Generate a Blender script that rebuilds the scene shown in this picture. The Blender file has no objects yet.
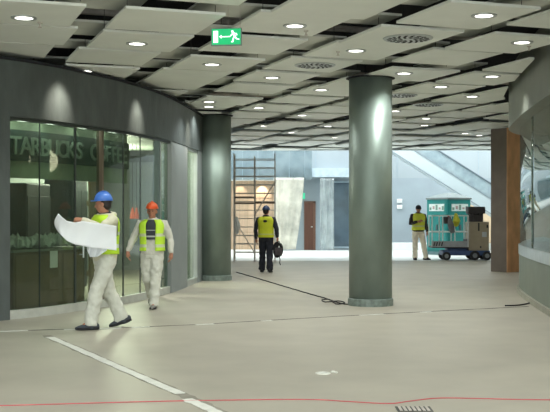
import bpy, bmesh, math, random
from mathutils import Vector, Matrix
random.seed(7)
S = bpy.context.scene
COL = S.collection
PI = math.pi
F = 1000.0; CX = 275.0; HY = 214.0; CH = 1.55       # focal (px), principal column, horizon row, camera height (m)

def at(px, py, Y):
    return Vector(((px-CX)/F*Y, Y, CH+(HY-py)/F*Y))
def onfloor(px, py):
    Y = CH*F/(py-HY)
    return Vector(((px-CX)/F*Y, Y, 0))

# ------------------------------------------------------------------ materials
def lin(c):
    c = c/255.0
    return c/12.92 if c <= 0.04045 else ((c+0.055)/1.055)**2.4
def rgb(r, g, b): return (lin(r), lin(g), lin(b), 1)
MATS = {}
def mat(name, col, rough=0.6, metal=0.0, var=0.12, scale=6.0, bump=0.0, stretch=None, spec=0.5, emit=None, estr=0.0, bscale=None):
    if name in MATS: return MATS[name]
    m = bpy.data.materials.new(name); m.use_nodes = True
    nt = m.node_tree; b = nt.nodes['Principled BSDF']
    c = rgb(*col)
    tc = nt.nodes.new('ShaderNodeTexCoord'); mp = nt.nodes.new('ShaderNodeMapping')
    nt.links.new(tc.outputs['Object'], mp.inputs['Vector'])
    if stretch: mp.inputs['Scale'].default_value = stretch
    no = nt.nodes.new('ShaderNodeTexNoise'); no.inputs['Scale'].default_value = scale; no.inputs['Detail'].default_value = 6
    nt.links.new(mp.outputs['Vector'], no.inputs['Vector'])
    cr = nt.nodes.new('ShaderNodeValToRGB')
    cr.color_ramp.elements[0].position = 0.3; cr.color_ramp.elements[1].position = 0.7
    cr.color_ramp.elements[0].color = tuple(max(0, x*(1-var)) for x in c[:3])+(1,)
    cr.color_ramp.elements[1].color = tuple(min(1, x*(1+var)) for x in c[:3])+(1,)
    nt.links.new(no.outputs['Fac'], cr.inputs['Fac'])
    nt.links.new(cr.outputs['Color'], b.inputs['Base Color'])
    b.inputs['Roughness'].default_value = rough; b.inputs['Metallic'].default_value = metal
    b.inputs['Specular IOR Level'].default_value = spec
    if bump:
        bp = nt.nodes.new('ShaderNodeBump'); bp.inputs['Strength'].default_value = bump; bp.inputs['Distance'].default_value = 0.02
        n2 = nt.nodes.new('ShaderNodeTexNoise'); n2.inputs['Scale'].default_value = bscale or scale*4; n2.inputs['Detail'].default_value = 5
        nt.links.new(mp.outputs['Vector'], n2.inputs['Vector'])
        nt.links.new(n2.outputs['Fac'], bp.inputs['Height']); nt.links.new(bp.outputs['Normal'], b.inputs['Normal'])
    if emit:
        b.inputs['Emission Color'].default_value = rgb(*emit); b.inputs['Emission Strength'].default_value = estr
    MATS[name] = m
    return m
def bands(name, base, stripes, col2, rough=0.7, axis='Z', var=0.05):
    """base colour with bands of a second colour along an object axis; stripes = [(lo, hi), ...]"""
    m = mat(name, base, rough, var=var, scale=9)
    nt = m.node_tree; b = nt.nodes['Principled BSDF']
    src = b.inputs['Base Color'].links[0].from_socket
    tc = nt.nodes['Texture Coordinate']; sp = nt.nodes.new('ShaderNodeSeparateXYZ')
    nt.links.new(tc.outputs['Object'], sp.inputs['Vector'])
    prev = None
    for lo, hi in stripes:
        c = nt.nodes.new('ShaderNodeMath'); c.operation = 'COMPARE'
        nt.links.new(sp.outputs[axis], c.inputs[0]); c.inputs[1].default_value = (lo+hi)/2; c.inputs[2].default_value = (hi-lo)/2
        if prev:
            a = nt.nodes.new('ShaderNodeMath'); a.operation = 'MAXIMUM'
            nt.links.new(prev, a.inputs[0]); nt.links.new(c.outputs[0], a.inputs[1]); prev = a.outputs[0]
        else: prev = c.outputs[0]
    mx = nt.nodes.new('ShaderNodeMix'); mx.data_type = 'RGBA'
    nt.links.new(prev, mx.inputs[0]); nt.links.new(src, mx.inputs[6]); mx.inputs[7].default_value = rgb(*col2)
    nt.links.new(mx.outputs[2], b.inputs['Base Color'])
    return m
def glass(name, tint, refl=1.0, rough=0.02, milk=0.0, milkcol=(220,225,225), ior=1.5):
    if name in MATS: return MATS[name]
    m = bpy.data.materials.new(name); m.use_nodes = True; nt = m.node_tree
    nt.nodes.clear()
    out = nt.nodes.new('ShaderNodeOutputMaterial'); tr = nt.nodes.new('ShaderNodeBsdfTransparent'); gl = nt.nodes.new('ShaderNodeBsdfGlossy')
    tr.inputs[0].default_value = rgb(*tint); gl.inputs['Roughness'].default_value = rough
    gl.inputs['Color'].default_value = (refl, refl, refl, 1)
    fr = nt.nodes.new('ShaderNodeFresnel'); fr.inputs['IOR'].default_value = ior
    mx = nt.nodes.new('ShaderNodeMixShader')
    # only the outer face of a pane mirrors
    ge = nt.nodes.new('ShaderNodeNewGeometry'); iv = nt.nodes.new('ShaderNodeMath'); iv.operation = 'SUBTRACT'; iv.inputs[0].default_value = 1
    mu = nt.nodes.new('ShaderNodeMath'); mu.operation = 'MULTIPLY'
    nt.links.new(ge.outputs['Backfacing'], iv.inputs[1]); nt.links.new(iv.outputs[0], mu.inputs[0]); nt.links.new(fr.outputs[0], mu.inputs[1])
    nt.links.new(mu.outputs[0], mx.inputs[0]); nt.links.new(gl.outputs[0], mx.inputs[2])
    if milk:
        df = nt.nodes.new('ShaderNodeBsdfDiffuse'); df.inputs[0].default_value = rgb(*milkcol)
        tl = nt.nodes.new('ShaderNodeBsdfTranslucent'); tl.inputs[0].default_value = rgb(*milkcol)
        ad = nt.nodes.new('ShaderNodeMixShader'); ad.inputs[0].default_value = 0.5
        nt.links.new(df.outputs[0], ad.inputs[1]); nt.links.new(tl.outputs[0], ad.inputs[2])
        m2 = nt.nodes.new('ShaderNodeMixShader'); m2.inputs[0].default_value = milk
        no = nt.nodes.new('ShaderNodeTexNoise'); no.inputs['Scale'].default_value = 1.5; no.inputs['Detail'].default_value = 5
        tc = nt.nodes.new('ShaderNodeTexCoord'); nt.links.new(tc.outputs['Object'], no.inputs['Vector'])
        mr = nt.nodes.new('ShaderNodeMapRange'); mr.inputs['From Min'].default_value = .3; mr.inputs['From Max'].default_value = .7
        mr.inputs['To Min'].default_value = milk*.6; mr.inputs['To Max'].default_value = min(1, milk*1.4)
        nt.links.new(no.outputs['Fac'], mr.inputs['Value']); nt.links.new(mr.outputs[0], m2.inputs[0])
        nt.links.new(tr.outputs[0], m2.inputs[1]); nt.links.new(ad.outputs[0], m2.inputs[2])
        nt.links.new(m2.outputs[0], mx.inputs[1])
    else:
        nt.links.new(tr.outputs[0], mx.inputs[1])
    nt.links.new(mx.outputs[0], out.inputs[0])
    MATS[name] = m
    return m

# ------------------------------------------------------------------ object helpers
def new_obj(name, mesh, m=None, parent=None):
    o = bpy.data.objects.new(name, mesh); COL.objects.link(o)
    if m and mesh is not None and not mesh.materials: mesh.materials.append(m)
    if parent is not None: o.parent = parent
    return o
def obj(name, bm, m, parent=None, smooth=False, loc=None, rotz=0):
    bmesh.ops.recalc_face_normals(bm, faces=bm.faces)
    me = bpy.data.meshes.new(name); bm.to_mesh(me); bm.free()
    if smooth:
        for p in me.polygons: p.use_smooth = True
    o = new_obj(name, me, m, parent)
    if loc is not None: o.location = loc
    if rotz: o.rotation_euler = (0, 0, rotz)
    return o
def thing(name, label, cat, loc=(0,0,0), rotz=0, group=None):
    o = bpy.data.objects.new(name, None); COL.objects.link(o); o.empty_display_size = .1
    o.location = loc; o.rotation_euler = (0, 0, rotz)
    return tag(o, label, cat, group)
def tag(o, label, cat, group=None):
    o['label'] = label; o['category'] = cat
    if group: o['group'] = group
    return o
def struct(o, label=None, cat=None):
    o['kind'] = 'structure'
    if label: o['label'] = label
    if cat: o['category'] = cat
    return o
def B(): return bmesh.new()
def box(bm, lo, hi, mtx=None, bevel=0):
    lo = Vector(lo); hi = Vector(hi); c = (lo+hi)/2; d = hi-lo
    r = bmesh.ops.create_cube(bm, size=1)
    bmesh.ops.scale(bm, vec=d, verts=r['verts']); bmesh.ops.translate(bm, vec=c, verts=r['verts'])
    if bevel:
        ed = list({e for v in r['verts'] for e in v.link_edges})
        rr = bmesh.ops.bevel(bm, geom=ed, offset=bevel, segments=2, affect='EDGES', profile=.5)
        vs = list({v for f in rr['faces'] for v in f.verts} | {v for v in r['verts'] if v.is_valid})
    else: vs = r['verts']
    if mtx is not None: bmesh.ops.transform(bm, matrix=mtx, verts=vs)
    return vs
def frame_of(d):
    d = d.normalized(); a = Vector((0,0,1)) if abs(d.z) < .9 else Vector((1,0,0))
    x = a.cross(d).normalized(); return x, d.cross(x)
def tube(bm, pts, rad, n=10, cap='flat', closed=False):
    pts = [Vector(p) for p in pts]; N = len(pts)
    if not isinstance(rad, (list, tuple)): rad = [rad]*N
    rings = []
    x = None
    if cap == 'round':
        d0 = (pts[0]-pts[1]).normalized(); d1 = (pts[-1]-pts[-2]).normalized()
        pre = []; post = []
        for k in (75, 45, 20):
            a = math.radians(k)
            pre.append((pts[0]+d0*rad[0]*math.sin(a), rad[0]*math.cos(a)))
        for k in (20, 45, 75):
            a = math.radians(k)
            post.append((pts[-1]+d1*rad[-1]*math.sin(a), rad[-1]*math.cos(a)))
        pts = [p for p, _ in pre]+pts+[p for p, _ in post]; rad = [r for _, r in pre]+list(rad)+[r for _, r in post]; N = len(pts)
    for i in range(N):
        if closed: d = pts[(i+1) % N]-pts[i-1]
        else: d = pts[min(i+1, N-1)]-pts[max(i-1, 0)]
        d.normalize()
        if x is None: x, y = frame_of(d)
        else:
            x = (x-d*x.dot(d)).normalized(); y = d.cross(x)
        rings.append([bm.verts.new(pts[i]+(x*math.cos(2*PI*k/n)+y*math.sin(2*PI*k/n))*rad[i]) for k in range(n)])
    for i in range(N if closed else N-1):
        a, b = rings[i], rings[(i+1) % N]
        for k in range(n): bm.faces.new((a[k], a[(k+1) % n], b[(k+1) % n], b[k]))
    if not closed:
        bm.faces.new(rings[0][::-1]); bm.faces.new(rings[-1])
def bar(bm, a, b, r, n=8): tube(bm, [a, b], r, n)
def ell(bm, c, r, rot=None, u=14, v=10):
    q = bmesh.ops.create_uvsphere(bm, u_segments=u, v_segments=v, radius=1)['verts']
    M = Matrix.Translation(Vector(c)) @ (rot.to_4x4() if rot else Matrix.Identity(4)) @ Matrix.Diagonal((r[0], r[1], r[2], 1))
    bmesh.ops.transform(bm, matrix=M, verts=q)
def lathe(bm, prof, n=48, c=(0,0,0)):
    rings = [[bm.verts.new((c[0]+r*math.cos(2*PI*k/n), c[1]+r*math.sin(2*PI*k/n), c[2]+z)) for k in range(n)] for r, z in prof]
    for a, b in zip(rings, rings[1:]):
        for k in range(n): bm.faces.new((a[k], a[(k+1) % n], b[(k+1) % n], b[k]))
    bm.faces.new(rings[0][::-1]); bm.faces.new(rings[-1])
def ring_disc(bm, r0, r1, z0, z1, n=32, c=(0,0)):
    prof = [(r0, z0), (r1, z0), (r1, z1), (r0, z1)]
    rings = [[bm.verts.new((c[0]+r*math.cos(2*PI*k/n), c[1]+r*math.sin(2*PI*k/n), z)) for k in range(n)] for r, z in prof]
    for i in range(4):
        a, b = rings[i], rings[(i+1) % 4]
        for k in range(n): bm.faces.new((a[k], a[(k+1) % n], b[(k+1) % n], b[k]))
def prism(bm, poly, z0, z1):
    lo = [bm.verts.new((p[0], p[1], z0)) for p in poly]; hi = [bm.verts.new((p[0], p[1], z1)) for p in poly]
    n = len(poly)
    bm.faces.new(lo[::-1]); bm.faces.new(hi)
    for k in range(n): bm.faces.new((lo[k], lo[(k+1) % n], hi[(k+1) % n], hi[k]))
def evaluated(o):
    dg = bpy.context.evaluated_depsgraph_get(); dg.update()
    return bpy.data.meshes.new_from_object(o.evaluated_get(dg))
def remeshed(name, bm, m, parent, voxel=.012, smooth=6, fac=.5, wrinkle=0):
    """joins overlapping shapes into one continuous surface"""
    me = bpy.data.meshes.new(name); bmesh.ops.recalc_face_normals(bm, faces=bm.faces); bm.to_mesh(me); bm.free()
    t = bpy.data.objects.new('t', me); COL.objects.link(t)
    r = t.modifiers.new('r', 'REMESH'); r.mode = 'VOXEL'; r.voxel_size = voxel; r.use_smooth_shade = True
    if wrinkle:
        tx = bpy.data.textures.get('folds') or bpy.data.textures.new('folds', 'CLOUDS'); tx.noise_scale = .085; tx.noise_depth = 2
        dm = t.modifiers.new('d', 'DISPLACE'); dm.texture = tx; dm.strength = wrinkle; dm.mid_level = .5
    s = t.modifiers.new('s', 'SMOOTH'); s.factor = fac; s.iterations = smooth
    out = evaluated(t); out.name = name
    bpy.data.objects.remove(t); bpy.data.meshes.remove(me)
    for p in out.polygons: p.use_smooth = True
    out.materials.clear(); out.materials.append(m)
    return new_obj(name, out, None, parent)
def text_mesh(body, size, depth, bold=0.0):
    c = bpy.data.curves.new('t', 'FONT'); c.body = body; c.size = size; c.extrude = depth; c.align_x = 'CENTER'; c.offset = bold
    o = bpy.data.objects.new('t', c); COL.objects.link(o)
    me = evaluated(o); bpy.data.objects.remove(o); bpy.data.curves.remove(c)
    return me

class Path:
    """polyline on the floor plan; outward is to the right of its direction"""
    def __init__(s, pts):
        s.p = [Vector((a, b)) for a, b in pts]; s.l = [0]
        for a, b in zip(s.p, s.p[1:]): s.l.append(s.l[-1]+(b-a).length)
    def i(s, t):
        for k in range(len(s.l)-1):
            if t <= s.l[k+1] or k == len(s.l)-2:
                return k, (t-s.l[k])/(s.l[k+1]-s.l[k])
    def pos(s, t, off=0):
        k, w = s.i(t); a, b = s.p[k], s.p[k+1]; p = a.lerp(b, w)
        def nrm(j):
            d = (s.p[min(j+1, len(s.p)-1)]-s.p[max(j-1, 0)]).normalized(); return Vector((d.y, -d.x))
        n = nrm(k).lerp(nrm(k+1), w).normalized()
        return p+n*off, n
    def at_px(s, px, lo=0, hi=None):
        hi = hi if hi is not None else s.l[-1]; best = None
        for k in range(4001):
            t = lo+(hi-lo)*k/4000; p, _ = s.pos(t)
            e = abs(p.x/p.y*F+CX-px)
            if best is None or e < best[0]: best = (e, t)
        return best[1]
    def strip(s, bm, t0, t1, z0, z1, o0, o1, step=.2):
        n = max(1, int(abs(t1-t0)/step)); prev = None
        for k in range(n+1):
            t = t0+(t1-t0)*k/n; a, _ = s.pos(t, o0); b, _ = s.pos(t, o1)
            q = [bm.verts.new((a.x, a.y, z0)), bm.verts.new((b.x, b.y, z0)), bm.verts.new((b.x, b.y, z1)), bm.verts.new((a.x, a.y, z1))]
            if prev is None: bm.faces.new(q)
            else:
                for j in range(4): bm.faces.new((prev[j], q[j], q[(j+1) % 4], prev[(j+1) % 4]))
            prev = q
        bm.faces.new(prev[::-1])
def catmull(pts, n=10):
    P = [Vector(p) for p in pts]; P = [P[0]*2-P[1]]+P+[P[-1]*2-P[-2]]; out = []
    for i in range(1, len(P)-2):
        for k in range(n):
            t = k/n; a, b, c, d = P[i-1:i+3]
            out.append(.5*((2*b)+(c-a)*t+(2*a-5*b+4*c-d)*t*t+(3*b-a-3*c+d)*t**3))
    out.append(P[-2]); return out

# ------------------------------------------------------------------ palette
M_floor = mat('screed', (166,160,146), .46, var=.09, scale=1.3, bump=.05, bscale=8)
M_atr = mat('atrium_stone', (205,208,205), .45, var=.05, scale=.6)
M_ceil = mat('ceiling_board', (236,239,232), .5, var=.03, scale=2)
M_plenum = mat('plenum', (30,31,36), .9)
M_duct = mat('duct_grey', (205,207,200), .7, var=.08, scale=2)
M_plaster = mat('polished_plaster', (80,86,85), .45, var=.2, scale=2.6, bump=.3, stretch=(1.6,1.6,.7), bscale=9)
M_plaster2 = mat('grey_panel', (142,149,149), .6, var=.05, scale=2)
M_colm = mat('column_concrete', (132,145,138), .5, metal=.55, var=.14, scale=2.6, bump=.05, stretch=(1,1,.5), bscale=14)
M_collar = mat('column_base', (116,128,122), .4, var=.3, scale=14)
M_alu = mat('aluminium', (188,192,192), .35, metal=.6, var=.05)
M_dframe = mat('dark_frame', (62,68,66), .45, metal=.4, var=.05)
M_bframe = mat('brown_frame', (104,90,74), .55, var=.15, scale=9, stretch=(1,1,.1))
M_steel = mat('scaffold_steel', (186,178,170), .5, metal=.1, var=.2)
M_wood = mat('wood_board', (200,174,148), .6, var=.12, scale=3, stretch=(4,4,.5))
M_ply = mat('plywood', (240,182,136), .65, var=.2, scale=2.4, stretch=(1.5,1.5,.7))
M_black = mat('black_rubber', (28,28,30), .7)
M_white = mat('white_paint', (226,228,226), .5, var=.03)
G_shop = glass('shop_glass', (214,224,214), .8, milk=.07, milkcol=(150,165,148))
G_kiosk = glass('kiosk_glass', (200,212,208), 1.0, milk=.08, milkcol=(190,205,205), ior=1.7)
G_atr = glass('atrium_glass', (200,212,216), .4, milk=.4, milkcol=(190,202,206))
G_esc = glass('escalator_glass', (214,226,230), .35, milk=.55, milkcol=(206,216,220))
G_film2 = glass('thin_film', (222,228,230), .5, rough=.2, milk=.45, milkcol=(226,232,232))
G_film = glass('plastic_film', (225,225,220), .8, rough=.15, milk=.75, milkcol=(240,238,228))
G_lens = mat('lamp_lens', (255,255,250), .3, emit=(255,252,240), estr=2.6)

# ------------------------------------------------------------------ setting: floor
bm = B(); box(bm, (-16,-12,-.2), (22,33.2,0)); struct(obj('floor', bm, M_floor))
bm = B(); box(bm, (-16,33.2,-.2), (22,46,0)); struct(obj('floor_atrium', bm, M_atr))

# ------------------------------------------------------------------ ceiling: hung boards on a turned grid
TH = math.radians(20)
def fromuv(u, v): return Vector((u*math.cos(TH)-v*math.sin(TH), u*math.sin(TH)+v*math.cos(TH)))
def touv(x, y): return (x*math.cos(TH)+y*math.sin(TH), -x*math.sin(TH)+y*math.cos(TH))
KIO = Path([tuple(p) for p in catmull([(12,22.9),(9.5,22.85),(7.5,22.6),(6.2,22.1),(5.45,21.4),(4.99,20.4),(4.73,19.2),(4.45,17.3),(4.2,15.2),(4.05,13.4),(3.95,11),(3.9,8.5)], 8)])
def kio_near(c):
    d, k = min(((p-c).length, k) for k, p in enumerate(KIO.p)); q, n = KIO.pos(KIO.l[k]); return q, n, (c-q).dot(n)
CZ = 3.90; CEND = 36.2
fac_ctrl = [(-9.0,12.3),(-7.0,12.7),(-5.2,13.55),(-4.1,14.4),(-3.52,15.1),(-3.05,16.05),(-2.5,17.4),(-2.07,19.3),(-1.78,22.0),(-1.66,24.0),(-1.74,25.8),(-2.4,27.2),(-4,28.0),(-8,28.3)]
FAC = Path([tuple(p) for p in catmull(fac_ctrl, 8)])
def fac_x(y):
    c = [p.x for p, q in zip(FAC.p, FAC.p[1:]) if min(p.y, q.y) <= y <= max(p.y, q.y)]
    return max(c) if c else -99
ceil = bpy.data.objects.new('ceiling', None); COL.objects.link(ceil); struct(ceil)
ceil.location = (0, 20, CZ)
cells = []
for i in range(-14, 16):
    for j in range(-10, 24):
        u0 = 2.28+1.6*i; v0 = 11.12+1.55*j
        c = fromuv(u0+.6, v0+.665)
        if c.y < 3 or c.y > CEND+.9 or abs(c.x) > c.y*.29+2.2: continue
        if c.x < fac_x(c.y)-1.6 and c.y < 28: continue
        if kio_near(c)[2] < -.5: continue
        cells.append((c.y, i, j, u0, v0))
cells.sort()
mb_rest = B(); npan = 0
VARY = {}
for _, i, j, u0, v0 in cells:
    b = B()
    dz = random.uniform(-.055, .045); VARY[(i, j)] = dz
    uw = 1.2+random.uniform(-.05, .04)
    us = u0+random.uniform(-.07, .07)
    poly = [fromuv(us, v0), fromuv(us+uw, v0), fromuv(us+uw, v0+1.3), fromuv(us, v0+1.3)]
    prism(b, poly, CZ+dz, CZ+dz+.032)
    # trim at the drum of the right-hand kiosk and at the atrium edge
    c = fromuv(u0+.6, v0+.66); q_, n, _ = kio_near(c)
    pl = q_+n*.3
    g = b.verts[:]+b.edges[:]+b.faces[:]
    bmesh.ops.bisect_plane(b, geom=g, plane_co=(pl.x, pl.y, 0), plane_no=(-n.x, -n.y, 0), clear_outer=True)
    g = b.verts[:]+b.edges[:]+b.faces[:]
    bmesh.ops.bisect_plane(b, geom=g, plane_co=(0, CEND, 0), plane_no=(0, 1, 0), clear_outer=True)
    if len(b.faces) < 4: b.free(); continue
    be = [e for e in b.edges if e.is_boundary]
    if be: bmesh.ops.holes_fill(b, edges=be, sides=0)
    bmesh.ops.translate(b, vec=(0, -20, -CZ), verts=b.verts)
    if npan < 99 and c.y > 7.5:
        obj('ceiling_panel', b, M_ceil, ceil); npan += 1
    else:
        t = bpy.data.meshes.new('t'); b.to_mesh(t); b.free(); mb_rest.from_mesh(t); bpy.data.meshes.remove(t)
ro = obj('ceiling_panel', mb_rest, M_ceil, ceil); ro['kind'] = 'stuff'
# soffit slab above, grey closing strips in the gaps, thin hanger rods
bm = B(); box(bm, (-16,2.5,4.72), (22,CEND,4.9)); o = obj('soffit_slab', bm, M_plenum); o.parent = ceil; o.location = (0,-20,-CZ)
bm = B(); box(bm, (-16,CEND,3.86), (22,CEND+.25,5.2)); struct(obj('trim_1', bm, mat('atrium_edge', (196,204,206), .5)))
bm = B(); bh = B()
for i in range(-13, 15):
    for j in range(-8, 22):
        ug = 2.28+1.6*i-.4; v0 = 11.12+1.55*j
        c = fromuv(ug+.2, v0+.6)
        if c.y < 4 or c.y > CEND-1 or abs(c.x) > c.y*.29+2 or kio_near(c)[2] < .9: continue
        s = v0+.2+random.uniform(-.2, .2); e = s+.85+random.uniform(-.2, .3)
        prism(bm, [fromuv(ug-.3, s), fromuv(ug+.7, s), fromuv(ug+.7, e), fromuv(ug-.3, e)], CZ+.13, CZ+.16)
        if c.y < 22:
            for uu in (ug-.08, ug+.46):
                p = fromuv(uu, v0+.1+random.random()*.2); bar(bh, (p.x, p.y, CZ+.05), (p.x, p.y, 4.72), .004, 5)
o = obj('closing_strip', bm, M_duct, ceil); o['kind'] = 'stuff'; o.location = (0,-20,-CZ)
o = obj('hanger_rod', bh, M_dframe, ceil); o['kind'] = 'stuff'; o.location = (0,-20,-CZ)
# cable trays in the void
bt = B()
for v in (9.9, 13.2, 17.6, 21.5, 27):
    a = fromuv(-4, v+.5); b2 = fromuv(16, v+.5); tube(bt, [(a.x,a.y,4.32), (b2.x,b2.y,4.32)], .05, 8)
o = obj('void_pipe', bt, M_steel, ceil); o['kind'] = 'stuff'; o.location = (0,-20,-CZ)

def zceil(x, y):
    u, v = touv(x, y); i = math.floor((u-2.28)/1.6); j = math.floor((v-11.12)/1.55)
    return CZ+VARY.get((i, j), 0)
def snap(px, py):
    """ceiling point under that spot, pulled inside its board"""
    Y = (CZ-CH)*F/(HY-py); X = (px-CX)/F*Y
    u, v = touv(X, Y); i = math.floor((u-2.28+.2)/1.6); j = math.floor((v-11.12+.1)/1.55)
    u = min(max(u, 2.28+1.6*i+.2), 2.28+1.6*i+1.0); v = min(max(v, 11.12+1.55*j+.2), 11.12+1.55*j+1.13)
    p = fromuv(u, v); return Vector((p.x, p.y, CZ+VARY.get((i, j), 0)))
G0 = 'downlights in the ceiling boards'
LIGHTS = [
 (24,13,'round lit downlight nearest the top left corner of the photo'),
 (137,41,'round lit downlight left of the green exit sign'),
 (85,69,'round lit downlight in the board just above the dark shopfront wall'),
 (295,28,'round lit downlight right of the green exit sign, beside a sprinkler head'),
 (356,52,'round lit downlight between the two large round air diffusers'),
 (212,62,'round lit downlight directly below the green exit sign'),
 (272,79,'round lit downlight just left of and beyond the nearer left air diffuser'),
 (321,92,'round lit downlight nearest the left side of the near round column head'),
 (484,11.5,'large round lit downlight nearest the top right of the photo'),
 (522,40,'round lit downlight closest to the curved grey drum wall at right'),
 (404,70.5,'round lit downlight just right of the near round column head'),
 (492,73.5,'round lit downlight left of the drum wall and above the square pillar'),
 (441,85,'round lit downlight in mid ceiling between near column and square pillar, nearer one'),
 (472,97,'round lit downlight in mid ceiling between near column and square pillar, farther one'),
 (209,99,'round lit downlight above the far round column, nearer of the pair'),
 (209,107,'round lit downlight above the far round column, farther of the pair'),
 (258,108.5,'round lit downlight right of the far round column head'),
 (298,116.6,'small lit downlight midway between the two round columns'),
]
FAR = [(282,133.6),(320,127),(258,126),(395,112),(420,119),(465,134),(484,137),(440,126),(335,138)]
def downlight(px, py, label, r=.105, group=G0):
    p = snap(px, py)
    t = thing('ceiling_downlight', label, 'ceiling light', p, 0, group)
    b = B(); ring_disc(b, r, r+.045, -.012, 0, 28); obj('trim_ring', b, M_alu, t)
    b = B(); lathe(b, [(r, -.006), (r, -.001)], 28); obj('lens', b, G_lens, t)
    l = bpy.data.lights.new('downlight', 'SPOT'); l.energy = 62; l.spot_size = math.radians(135); l.spot_blend = .7; l.color = (.97,1,.965); l.shadow_soft_size = .08
    lo = bpy.data.objects.new('lamp', l); COL.objects.link(lo); lo.parent = t; lo.location = (0,0,-.03)
    return t
for a in LIGHTS: downlight(*a)
for q in FAR: downlight(q[0], q[1], 'small lit downlight in the farthest ceiling boards near the atrium', .1, 'far downlights')

for k, (x_, y_) in enumerate(((-2.6,5),(0,4.5),(2.6,5.2),(-1.3,7.4),(1.4,7.6),(3.4,8.2),(-3.9,8.2))):
    u, v = touv(x_, y_); i = math.floor((u-2.28)/1.6); j = math.floor((v-11.12)/1.55); q = fromuv(2.28+1.6*i+.6, 11.12+1.55*j+.66)
    pz = CZ+VARY.get((i, j), 0)
    t = thing('ceiling_downlight', 'round lit downlight in the ceiling above the camera, outside the photo', 'ceiling light', (q.x,q.y,pz), 0, 'downlights above the camera')
    b = B(); ring_disc(b, .105, .15, -.012, 0, 28); obj('trim_ring', b, M_alu, t)
    b = B(); lathe(b, [(.105, -.006), (.105, -.001)], 28); obj('lens', b, G_lens, t)
    l = bpy.data.lights.new('downlight', 'SPOT'); l.energy = 62; l.spot_size = math.radians(135); l.spot_blend = .7; l.color = (.97,1,.965); l.shadow_soft_size = .08
    lo = bpy.data.objects.new('lamp', l); COL.objects.link(lo); lo.parent = t; lo.location = (0,0,-.03)
def diffuser(px, py, label, r=.27):
    p = snap(px, py)-Vector((0,0,.002))
    t = thing('air_diffuser', label, 'air vent', p, .3, 'round ceiling diffusers')
    b = B(); lathe(b, [(r+.03, 0), (r+.02, -.012), (r*.95, -.016), (.05, -.016), (.045, -.02)], 40); obj('face_plate', b, M_alu, t, loc=(0,0,0))
    b = B()
    for rr, n in ((r*.36, 8), (r*.6, 14), (r*.83, 18)):
        for k in range(n):
            a = 2*PI*k/n; m = Matrix.Rotation(a, 4, 'Z') @ Matrix.Translation((rr, 0, -.017)) @ Matrix.Rotation(.5, 4, 'Z')
            box(b, (-r*.1, -.016, -.002), (r*.1, .016, .002), m)
    obj('slots', b, M_black, t)
diffuser(408, 35, 'large round perforated air diffuser nearest the top right downlight', .3)
diffuser(315, 67, 'large round perforated air diffuser above and left of the near column', .3)
diffuser(401, 95, 'round air diffuser right of the near column, nearer of that pair', .3)
diffuser(427, 105, 'round air diffuser right of the near column, farther of that pair', .3)
def sprinkler(px, py, label):
    Y = (CZ-CH)*F/(HY-py); p = snap(px, py)
    t = thing('sprinkler_head', label, 'sprinkler', p, 0, 'ceiling sprinkler heads')
    b = B(); lathe(b, [(.03, 0), (.03, -.012), (.01, -.014), (.01, -.05), (.022, -.055), (.022, -.06)], 14); obj('deflector', b, M_steel, t)
for q in [(40,18,'small sprinkler head beside the top left downlight'), (91,73,'small sprinkler head beside the downlight above the shopfront wall'), (306,33,'small sprinkler head beside the downlight right of the exit sign'),
          (338,53,'small sprinkler head between the two large air diffusers'), (529,44,'small sprinkler head closest to the drum wall at right')]: sprinkler(*q)

# ------------------------------------------------------------------ exit sign
p = at(226.5, 37, 11.9)
t = thing('exit_sign', 'green lit exit sign with running man and arrow hung from the ceiling', 'sign', p, math.radians(-8))
w, h = .185, .105
b = B(); box(b, (-w,-.02,-h), (w,.02,h), bevel=.006); obj('housing', b, mat('sign_grey', (120,140,136), .5), t)
b = B(); box(b, (-w+.012,-.024,-h+.012), (w-.012,-.019,h-.012)); obj('green_face', b, mat('exit_green', (10,165,105), .4, emit=(10,170,100), estr=.5), t)
Mw = mat('exit_white', (235,250,245), .4, emit=(225,250,240), estr=.8)
def flat(b, poly):
    lo = [b.verts.new((x, -.027, z)) for x, z in poly]; hi = [b.verts.new((x, -.0235, z)) for x, z in poly]; n = len(poly)
    b.faces.new(lo); b.faces.new(hi[::-1])
    for k in range(n): b.faces.new((lo[k], hi[k], hi[(k+1) % n], lo[(k+1) % n]))
b = B(); flat(b, [(-.155,-.07),(-.098,-.07),(-.098,.07),(-.155,.07)]); obj('door_symbol', b, Mw, t)
b = B(); flat(b, [(-.085,0),(-.055,.022),(-.055,.006),(.05,.006),(.05,-.006),(-.055,-.006),(-.055,-.022)]); obj('arrow_symbol', b, Mw, t)
b = B()
def limb(q, r):
    for a, c in zip(q, q[1:]):
        a = Vector(a); c = Vector(c); d = (c-a).normalized(); n = Vector((-d.y, d.x))*r; e = d*r*.6
        flat(b, [tuple(a-n-e), tuple(c-n+e), tuple(c+n+e), tuple(a+n-e)])
flat(b, [(.075+.014*math.cos(k*PI/5), .06+.014*math.sin(k*PI/5)) for k in range(10)])
limb([(.085,.042),(.105,.0)], .013); limb([(.088,.038),(.066,.024),(.056,.008)], .006); limb([(.09,.036),(.122,.034),(.13,.016)], .006)
limb([(.103,.0),(.086,-.022),(.082,-.06),(.066,-.062)], .007); limb([(.106,.0),(.124,-.026),(.155,-.034)], .007)
obj('running_figure', b, Mw, t)
for sx in (.02, .165):
    b = B(); bar(b, (sx,0,h), (sx,0,CZ+.5-p.z), .0025, 5); obj('hanging_wire', b, M_steel, t)

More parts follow.
